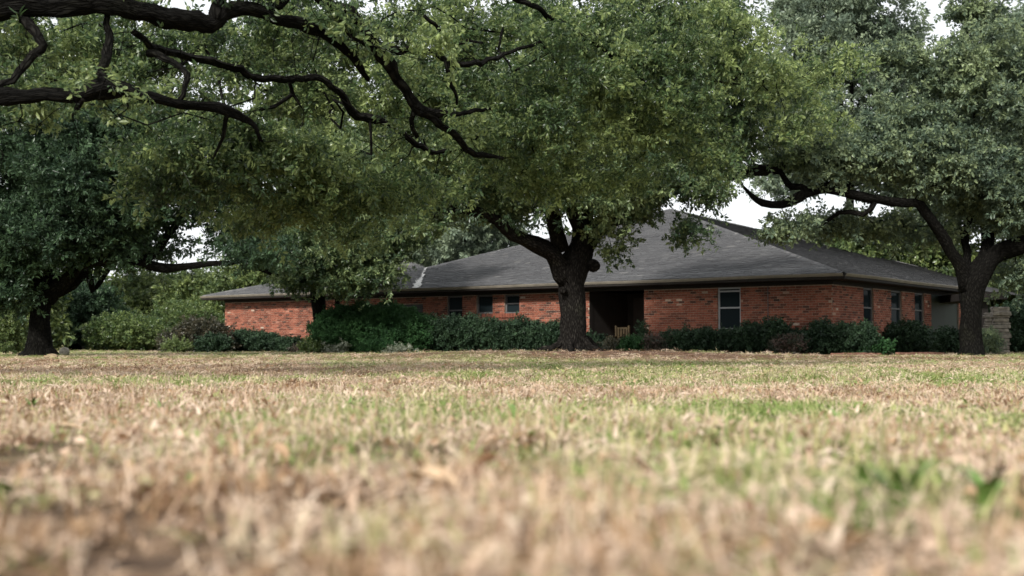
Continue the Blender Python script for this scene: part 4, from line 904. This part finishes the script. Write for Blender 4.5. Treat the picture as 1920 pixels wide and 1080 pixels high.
shrub('bronze_shrub', pl_, [(0, 0, .62, .95, .9, .72), (-.75, -.2, .4, .7, .7, .42), (.55, .1, .55, .75, .8, .66)], SP_BRONZE, 5, 5200, 1.2, 'big brownish drooping shrub left of the house', seed=86, sp=.08, droop=.5)
p = at(330, 660, 47.0); p[2] = 0; shrub('shrub', p, [(0, 0, .2, .55, .4, .24)], SP_FARG, 5, 260, .5, 'low green shrub at the foot of the brownish shrub', seed=87)
p = at(400, 661, 47.5); p[2] = 0; shrub('shrub', p, [(0, 0, .26, .65, .5, .30)], SP_HDARK, 5, 900, 1.2, 'low dark shrub between brownish shrub and brick corner', seed=88)
for i, (px, py, Y, h, w_, lab) in enumerate(((225, 610, 58, 1.5, 1.6, 'yellow green bush under the long limb of the dark oak'), (268, 625, 60, 1.0, 1.2, 'smaller yellow green bush beside the brownish shrub'), (345, 580, 66, 2.4, 2.2, 'tall yellow green bush behind the brownish shrub'))):
    p = at(px, 655, Y); p[2] = 0; shrub('bush', p, [(0, 0, h * .5, w_, w_ * .8, h * .52), (w_ * .5, .2, h * .4, w_ * .7, w_ * .6, h * .4)], SP_YEL, 4, 1500, 1.0, lab, cat='bush', group='bushes beyond the lawn', seed=90 + i, sp=.15)
p = at(22, 655, 40); p[2] = 0; shrub('bush', p, [(0, 0, .7, .45, .45, .8), (-.3, 0, 1.2, .4, .4, .6)], SP_FARG, 5, 700, .6, 'loose tall green bush left of the dark oak trunk', cat='bush', group='bushes beyond the lawn', seed=94, sp=.12)
p = at(1905, 655, 44); p[2] = 0; shrub('bush', p, [(0, 0, .8, 1.0, .8, .85)], SP_HDARK, 5, 2400, 1.4, 'dark bush at the right border behind the stone piers', cat='bush', group='bushes beyond the lawn', seed=95, sp=.1)

# ------------------------------------------------------------------ piers, edging, chair and small things
M['stone'] = plain('pale_stone', (.19, .17, .145), .9, .6, 7, bump=.5)
def pier(px, Y, w_, h, label, seed):
    b = at(px, 660, Y); b[2] = 0; r = np.random.default_rng(seed); root = empty('stone_pier', tuple(b), R_(-8), label, 'pier', 'stone piers by the right oak'); z = 0.
    while z < h:
        t = r.uniform(.05, .15); mb = MB(); dx, dy = r.uniform(-.03, .03, 2); ww = w_ / 2 * r.uniform(.82, 1.08); e = .015
        v = []
        for zz, k in ((z + .006, e), (z + .02, 0), (z + t - .02, 0), (z + t - .004, e)):
            for sx, sy in ((-1, -1), (0, -1), (1, -1), (1, 0), (1, 1), (0, 1), (-1, 1), (-1, 0)):
                v.append((dx + sx * (ww - k) + r.uniform(-.012, .012), dy + sy * (ww * .8 - k) + r.uniform(-.012, .012), zz + r.uniform(-.006, .006)))
        f = [(a*8+i, a*8+(i+1) % 8, a*8+8+(i+1) % 8, a*8+8+i) for a in range(3) for i in range(8)] + [tuple(reversed(range(8))), tuple(range(24, 32))]
        mb.add(v, f); mb.build('stone', M['stone'], root); z += t
pier(1853, 39, .26, 1.35, 'narrow stacked stone pier just right of the right oak trunk', 1)
pier(1877, 37, .50, 1.38, 'wide stacked stone pier nearest the right border', 2)
cr = empty('carport', tuple(at(1856, 660, 42.5) * [1, 1, 0]), 0, 'low dark carport roof edge on a brick post behind the stone piers', 'carport')
p0 = at(1845, 553, 42.5) - np.array(cr.location); mb = MB()
mb.box((p0[0] - .3, -.2, p0[2] - .16), (p0[0] + .75, 6, p0[2] + .10)); mb.build('roof', M['soffit'], cr)
mb = MB(); mb.box((p0[0] - .1, .2, 0), (p0[0] + .22, .5, p0[2] - .162)); mb.build('post', M['soffit'], cr)
M['edging'] = plain('red_edging', (.22, .11, .08), .9, .3, 6, bump=.4)
def edging(pxa, pxb, Ya, Yb, label):
    a = at(pxa, 660, Ya); b = at(pxb, 660, Yb); a[2] = gz(a[0], a[1]); b[2] = gz(b[0], b[1]); root = empty('bed_edging', tuple(a), 0, label, 'edging', 'edging of the flower beds'); d = b - a; L = np.linalg.norm(d); n = int(L / .42); d /= L; s = np.array([-d[1], d[0], 0]); r = np.random.default_rng(int(pxa))
    for k in range(n):
        mb = MB(); o = d * k * L / n; zz = r.uniform(-.01, .01)
        mb.box((0.004, -.06, -.03), (L / n - .008, .06, .085 + zz), lambda q: tuple(o + d * q[0] + s * (q[1] + r.uniform(-.006, .006)) + UP * (q[2] + r.uniform(-.005, .005)))); mb.build('edging_block', M['edging'], root)
edging(1560, 1662, 33.5, 34.6, 'reddish edging strip before the wide dark corner shrub'); edging(1682, 1768, 35.2, 37.2, 'reddish edging strip under the narrow side windows')
# mulch bed sheet along the house
M['mulch'] = plain('dark_mulch', (.05, .032, .022), .95, .5, 18, bump=.8)
mb = MB(); r = np.random.default_rng(6); n = 60; v = []
for i in range(n + 1):
    s = OV - 2 + (SL - OV + 2.5) * i / n; 
    for t in (OV, OV - 3.3 + .35 * math.sin(i * .5) + r.uniform(-.12, .12)):
        p = hp(s, t, 0); v.append((p[0], p[1], float(gz(p[0], p[1])) + .012))
mb.add(v, [(2*i, 2*i+2, 2*i+3, 2*i+1) for i in range(n)]); mb.build('flower_bed', M['mulch'], None, kind='structure')
# wooden chair by the entry
M['chair'] = plain('yellow_wood_shaded', (.05, .034, .015), .6, .25, 7)  # yellow wood darkened to carry the dimness of the entry
cp_ = hp(front_s(1160, OV - .7), OV - .7, 0); ang = math.atan2(-us[0], us[1])
chair = empty('wooden_chair', (cp_[0], cp_[1], float(gz(cp_[0], cp_[1]))), ang, 'yellowish wooden slatted chair standing at the dark entry', 'chair')
for x in (-.26, .26):
    for y, h in ((-.25, .58), (.25, .98)):
        mb = MB(); mb.box((x - .03, y - .03, 0), (x + .03, y + .03, h)); mb.build('leg', M['chair'], chair)
    mb = MB(); mb.box((x - .045, -.30, .582), (x + .045, .218, .61)); mb.build('armrest', M['chair'], chair)
for k in range(5):
    mb = MB(); mb.box((-.228, -.27 + k * .1, .40), (.228, -.19 + k * .1, .425)); mb.build('seat_slat', M['chair'], chair)
for k in range(4):
    mb = MB(); x = -.165 + k * .11; mb.box((x - .035, .235, .46), (x + .035, .26, .92 - .05 * (k in (1, 2)))); mb.build('back_slat', M['chair'], chair)
mb = MB(); mb.box((-.228, .262, .86), (.228, .285, .92)); mb.build('back_rail', M['chair'], chair)
M['terracotta'] = plain('terracotta', (.25, .09, .06), .8, .2, 5)
pp = hp(front_s(1135, OV - 1.2), OV - 1.2, 0); pot = empty('plant_pot', (pp[0], pp[1], float(gz(pp[0], pp[1]))), 0, 'reddish clay pot beside the dark entry', 'pot')
mb = MB(); mb.tube([(0, 0, 0), (0, 0, .02), (0, 0, .26), (0, 0, .27), (0, 0, .32)], [.12, .125, .17, .195, .20], 18); mb.build('pot_body', M['terracotta'], pot, True)
mb = MB(); mb.tube([(0, 0, .321), (0, 0, .33)], [.18, .15], 14); mb.build('soil', M['mulch'], pot)
# rocks by the dark oak, low grey wall far left
def rock(px, Y, s, col, label, seed):
    r = np.random.default_rng(seed); b = at(px, 660, Y); mb = MB(); V = []; n1, n2 = 7, 12
    for i in range(n1):
        th = math.pi * i / (n1 - 1)
        for k in range(n2):
            a = 2 * math.pi * k / n2; q = 1 + .18 * math.sin(3 * a + seed) + r.uniform(-.08, .08); V.append((s[0] * q * math.sin(th) * math.cos(a), s[1] * q * math.sin(th) * math.sin(a), s[2] * (math.cos(th) * .5 + .42)))
    mb.add(V, [(i*n2+k, i*n2+(k+1) % n2, (i+1)*n2+(k+1) % n2, (i+1)*n2+k) for i in range(n1-1) for k in range(n2)])
    o = mb.build('rock', plain('rock_' + str(seed), col, .9, .3, 6, bump=.5), None); o.location = (b[0], b[1], float(gz(b[0], b[1]))); tag(o, label, 'rock')
rock(98, 26.5, (.14, .14, .16), (.22, .165, .10), 'tan rock in the dry grass at the foot of the dark oak', 3)
rock(121, 36, (.15, .12, .28), (.34, .31, .26), 'pale upright rock right of the dark oak trunk', 5)

# ------------------------------------------------------------------ grass
def grass_mat():
    m, t, p, n, l = new_mat('lawn_grass')
    inst = n('Attribute', attribute_name='tint', attribute_type='INSTANCER'); bl = n('Attribute', attribute_name='tint', attribute_type='GEOMETRY')
    a = n('Math', operation='MULTIPLY_ADD'); a.inputs[1].default_value = .28; l(bl.outputs['Fac'], a.inputs[0]); l(inst.outputs['Fac'], a.inputs[2])
    s = n('Math', operation='SUBTRACT'); s.inputs[1].default_value = .14; l(a.outputs[0], s.inputs[0])
    r = ramp(t, [(.0, (.16, .085, .045)), (.12, (.36, .23, .12)), (.30, (.56, .41, .30)), (.48, (.64, .52, .40)), (.60, (.46, .42, .20)), (.76, (.25, .30, .10)), (1, (.17, .235, .06))]); l(s.outputs[0], r.inputs[0])
    l(r.outputs[0], p.inputs['Base Color']); p.inputs['Roughness'].default_value = .6; p.inputs['Specular IOR Level'].default_value = .25
    tr = n('BsdfTranslucent'); l(r.outputs[0], tr.inputs['Color']); mx = n('MixShader'); mx.inputs[0].default_value = .3
    l(p.outputs[0], mx.inputs[1]); l(tr.outputs[0], mx.inputs[2]); l(mx.outputs[0], t.nodes['Material Output'].inputs['Surface'])
    return m
M['grass'] = grass_mat()
def blade(mb, r, base, yaw, lean, L, W, tint):
    d = np.array([math.cos(yaw), math.sin(yaw), 0]); s = np.array([-d[1], d[0], 0]); p = np.array(base, float); ang = lean * .4; v = []
    for i in range(4):
        w_ = W * (1 - (i / 3.2) ** 1.6) / 2 if i < 3 else .0004
        v += [p - s * w_, p + s * w_]; ang += lean * .35; p = p + (d * math.sin(ang) + UP * math.cos(ang)) * L / 3
    mb.add(v, [(0, 1, 3, 2), (2, 3, 5, 4), (4, 5, 7, 6)], tint)
r = np.random.default_rng(8); cl_ = []
for k in range(10):
    mb = MB(); nb = 22
    for i in range(nb):
        a = r.uniform(0, 6.28); q = r.random() ** .5 * .075
        blade(mb, r, (q * math.cos(a), q * math.sin(a), -.006), r.uniform(0, 6.28), abs(r.normal(.92, .45)), r.uniform(.03, .075), r.uniform(.003, .0065), r.random())
    for i in range(5):                               # flat chaff and bits of dead leaf
        a = r.uniform(0, 6.28); q = r.random() ** .5 * .08
        blade(mb, r, (q * math.cos(a), q * math.sin(a), .008 + r.random() * .015), r.uniform(0, 6.28), 1.35, r.uniform(.03, .06), r.uniform(.006, .014), r.random() * .7)
    me = mb.mesh('tuft'); me.materials.append(M['grass']); cl_.append(me)
TUFT = hidden_collection('tuft', cl_)
Ps = []; Sc = []
for (y0, y1, dens, s0) in ((.35, 1.6, 620, 1.1), (1.6, 2.6, 420, 1.15), (2.6, 5, 290, 1.15), (5, 9, 170, 1.15), (9, 15, 85, 1.3), (15, 25, 45, 1.5), (25, 42, 24, 1.75), (42, 60, 8, 2.0)):
    hw = y1 * .43 + 1.2; m = int(dens * (y1 - y0) * 2 * hw); y = r.uniform(y0, y1, m); x = r.uniform(-hw, hw, m); kk = np.abs(x) < y * .43 + 1.2
    Ps.append(np.stack([x[kk], y[kk]], 1)); Sc.append(np.full(kk.sum(), s0))
P = np.concatenate(Ps); S = np.concatenate(Sc); x, y = P.T
inside = ((np.stack([x, y], 1) - eR[:2]) @ us[:2] > OV - 1.6) & (((np.stack([x, y], 1) - eR[:2]) @ uf[:2]) > -1) & (((np.stack([x, y], 1) - eR[:2]) @ uf[:2]) < LEN)
li = litter_shade_amount(x, y); ga = green_amount(x, y)
hole = np.zeros(len(x))
for hx, hy, hr in ((600, 945, .10), (395, 965, .08), (700, 955, .07), (980, 1040, .08), (1640, 930, .06), (1180, 900, .07), (150, 900, .09), (1430, 985, .07)):
    q = at_z(hx, hy, .12); hole += np.exp(-(((x - q[0]) / (hr * 1.5)) ** 2 + ((y - q[1]) / hr) ** 2))
keep = ~inside & (r.random(len(x)) > np.clip(hole * 1.3, 0, .97)) & (r.random(len(x)) > li * .6) & (r.random(len(x)) > .92 * np.clip((.44 - fbm(x * 3.1 + 50, y * 2.6 + 4, 2)) * 10, 0, 1) * np.clip(1.5 - y / 8, 0, 1))
x, y, S, li, ga = x[keep], y[keep], S[keep], li[keep], ga[keep]; m = len(x)
t = np.clip(.30 + .60 * ga * r.uniform(.5, 1.2, m) + (r.random(m) < .13 + .25 * ga) * .38 - .26 * li + r.normal(0, .13, m) + .42 * (fbm(x * 5.5 + 2, y * 4.5 + 31, 2) - .5) * np.clip(1.4 - y / 12, .3, 1) - .10 * (fbm(x * 1.7 + 4, y * 1.7 + 9, 2) > .60), .02, 1)
hs = .62 + .75 * fbm(x * .9 + 6, y * .9 + 2, 2)
scatter('grass', np.stack([x, y, gz(x, y)], 1), np.stack([r.normal(0, .18, m), r.normal(0, .18, m), r.uniform(0, 6.28, m)], 1), (S * r.uniform(.7, 1.35, m))[:, None] * np.stack([np.ones(m), np.ones(m), (1 + np.clip(1.4 - y / 7, 0, 1) * (2.2 * (fbm(x * 4.2 + 3, y * 3.4 + 8, 2) - .5))) * hs / S * np.clip(1.15 - y / 34, .34, 1)], 1), r.integers(0, 10, m), t, TUFT)
print('GRASS', m)
# loose dead oak leaves lying in the grass
lf_ = []
for k in range(6):
    mb = MB(); leaf_shape(mb, np.array([-.03, 0, 0]), np.array([1., 0, r.uniform(-.1, .3)]), UP, .062, .03, r.random(), r.uniform(.2, .6), r.uniform(-.5, .6)); me = mb.mesh('dead_leaf'); me.materials.append(M['grass']); lf_.append(me)
DEAD = hidden_collection('dead_leaf', lf_)
xx = []; yy = []
for (y0, y1, dens) in ((.5, 4, 34), (4, 10, 16), (10, 30, 5)):
    hw = y1 * .43 + 1.; k = int(dens * (y1 - y0) * 2 * hw); xx.append(r.uniform(-hw, hw, k)); yy.append(r.uniform(y0, y1, k))
xx = np.concatenate(xx); yy = np.concatenate(yy); k = r.random(len(xx)) < .35 + 1.3 * np.clip(fbm(xx * 1.3, yy * 1.3) - .4, 0, 1) + litter_shade_amount(xx, yy); xx, yy = xx[k], yy[k]; k = len(xx)
scatter('leaf_litter', np.stack([xx, yy, gz(xx, yy) + r.uniform(.012, .05, k)], 1), np.stack([r.normal(0, .6, k), r.normal(0, .6, k), r.uniform(0, 6.28, k)], 1), r.uniform(.4, .95, k), r.integers(0, 6, k), np.where(r.random(k) < .3, .42, r.uniform(.05, .3, k)), DEAD)
# broad weeds, dead leaves and a dry seed tuft that stand out in the lawn
M['weed'] = plain('weed_green', (.115, .19, .045), .5, .25, 20); M['deadleaf'] = plain('dead_leaf', (.42, .30, .19), .7, .3, 25); M['seed'] = plain('dry_seed', (.20, .135, .08), .8, .3, 20)
def weed(px, py, Y, h, n, label, seed, mat='weed', wid=.016, lean=.35):
    r = np.random.default_rng(seed); b = at(px, py, Y); g = float(gz(b[0], b[1])); root = empty('lawn_weed', (b[0], b[1], g), 0, label, 'weed', 'weeds in the dry lawn')
    for k in range(n):
        mb = MB(); yaw = r.uniform(0, 6.28); L = h * r.uniform(.7, 1.1); d = np.array([math.cos(yaw), math.sin(yaw), 0]); s = np.array([1., 0, 0]) if n == 1 else np.array([-d[1], d[0], 0]); p = np.zeros(3); v = []; ang = .1
        for i in range(6):
            w_ = wid * math.sin(math.pi * (.12 + .88 * i / 5.)) * (.5 if i == 0 else 1); v += [p - s * w_, p + s * w_]; p = p + (d * math.sin(ang) + UP * math.cos(ang)) * L / 5; ang += lean * r.uniform(.6, 1.3)
        mb.add(v, [(2*i, 2*i+1, 2*i+3, 2*i+2) for i in range(5)]); mb.build('leaf', M[mat], root)
weed(725, 872, 2.6, .095, 2, 'single upright bright green leaf in the dry grass, left of centre', 1, wid=.017, lean=.12)
weed(965, 800, 4.6, .13, 4, 'dark green narrow bladed weed near the lawn centre', 2, wid=.012)
weed(355, 905, 2.2, .06, 5, 'small yellow green weed low in the left foreground', 3)
weed(1620, 930, 2.0, .10, 7, 'dense green weed clump in the right foreground', 4, wid=.013, lean=.25)
weed(1690, 960, 1.85, .12, 8, 'green weed clump right beside the dense one', 5, wid=.012, lean=.25)
weed(1850, 930, 2.0, .10, 7, 'green weed clump nearest the right border', 6, wid=.012, lean=.25)
weed(4, 930, 2.0, .08, 5, 'bright green weed at the left border', 7)
weed(1570, 800, 4.9, .10, 8, 'fresh green tuft in the middle of the right lawn', 8, wid=.008)
weed(300, 775, 5.6, .11, 6, 'grey green thin bladed weed in the left lawn', 9, wid=.007)
weed(60, 765, 6., .11, 6, 'small green weed near the left border of the lawn', 10, wid=.007)
weed(1005, 1050, 1.2, .06, 6, 'dark green weed at the bottom centre edge', 11, wid=.010)
weed(655, 770, 5.9, .10, 5, 'light green weed left of the lawn centre', 12, wid=.007)
def seed_tuft(px, Y, h, label, seed):
    r = np.random.default_rng(seed); b = at(px, 760, Y); g = float(gz(b[0], b[1])); mb = MB()
    for k in range(60): blade(mb, r, (r.normal(0, .04), r.normal(0, .04), 0), r.uniform(0, 6.28), abs(r.normal(.35, .25)), h * r.uniform(.5, 1.1), r.uniform(.004, .008), r.random())
    o = mb.build('dry_tuft', M['seed'], None); o.location = (b[0], b[1], g); tag(o, label, 'grass tuft')
seed_tuft(1158, 7.2, .16, 'tall brown dry tuft right of the lawn centre', 1)
seed_tuft(1100, 1.75, .11, 'big tan dry tuft in the centre foreground', 2); bpy.data.objects['dry_tuft.001'].active_material = M['deadleaf']
def dead_leaf(px, py, L, label, seed, yaw):
    b = at_z(px, py, .035); r = np.random.default_rng(seed); mb = MB()
    leaf_shape(mb, np.array([-L / 2, 0, .01]), np.array([1., 0, .12]), UP, L, L * .42, .5, .35, .5); o = mb.build('fallen_leaf', M['deadleaf'], None); o.location = (b[0], b[1], float(gz(b[0], b[1])) + .03); o.rotation_euler = (.2, -.1, yaw); tag(o, label, 'leaf', 'fallen leaves on the lawn')
dead_leaf(815, 1020, .11, 'pale fallen leaf at the bottom, left of centre', 1, -.6)
dead_leaf(1150, 960, .08, 'pale fallen leaf in the centre foreground', 2, .5)
dead_leaf(130, 850, .09, 'pale fallen leaf in the left foreground', 3, .2)
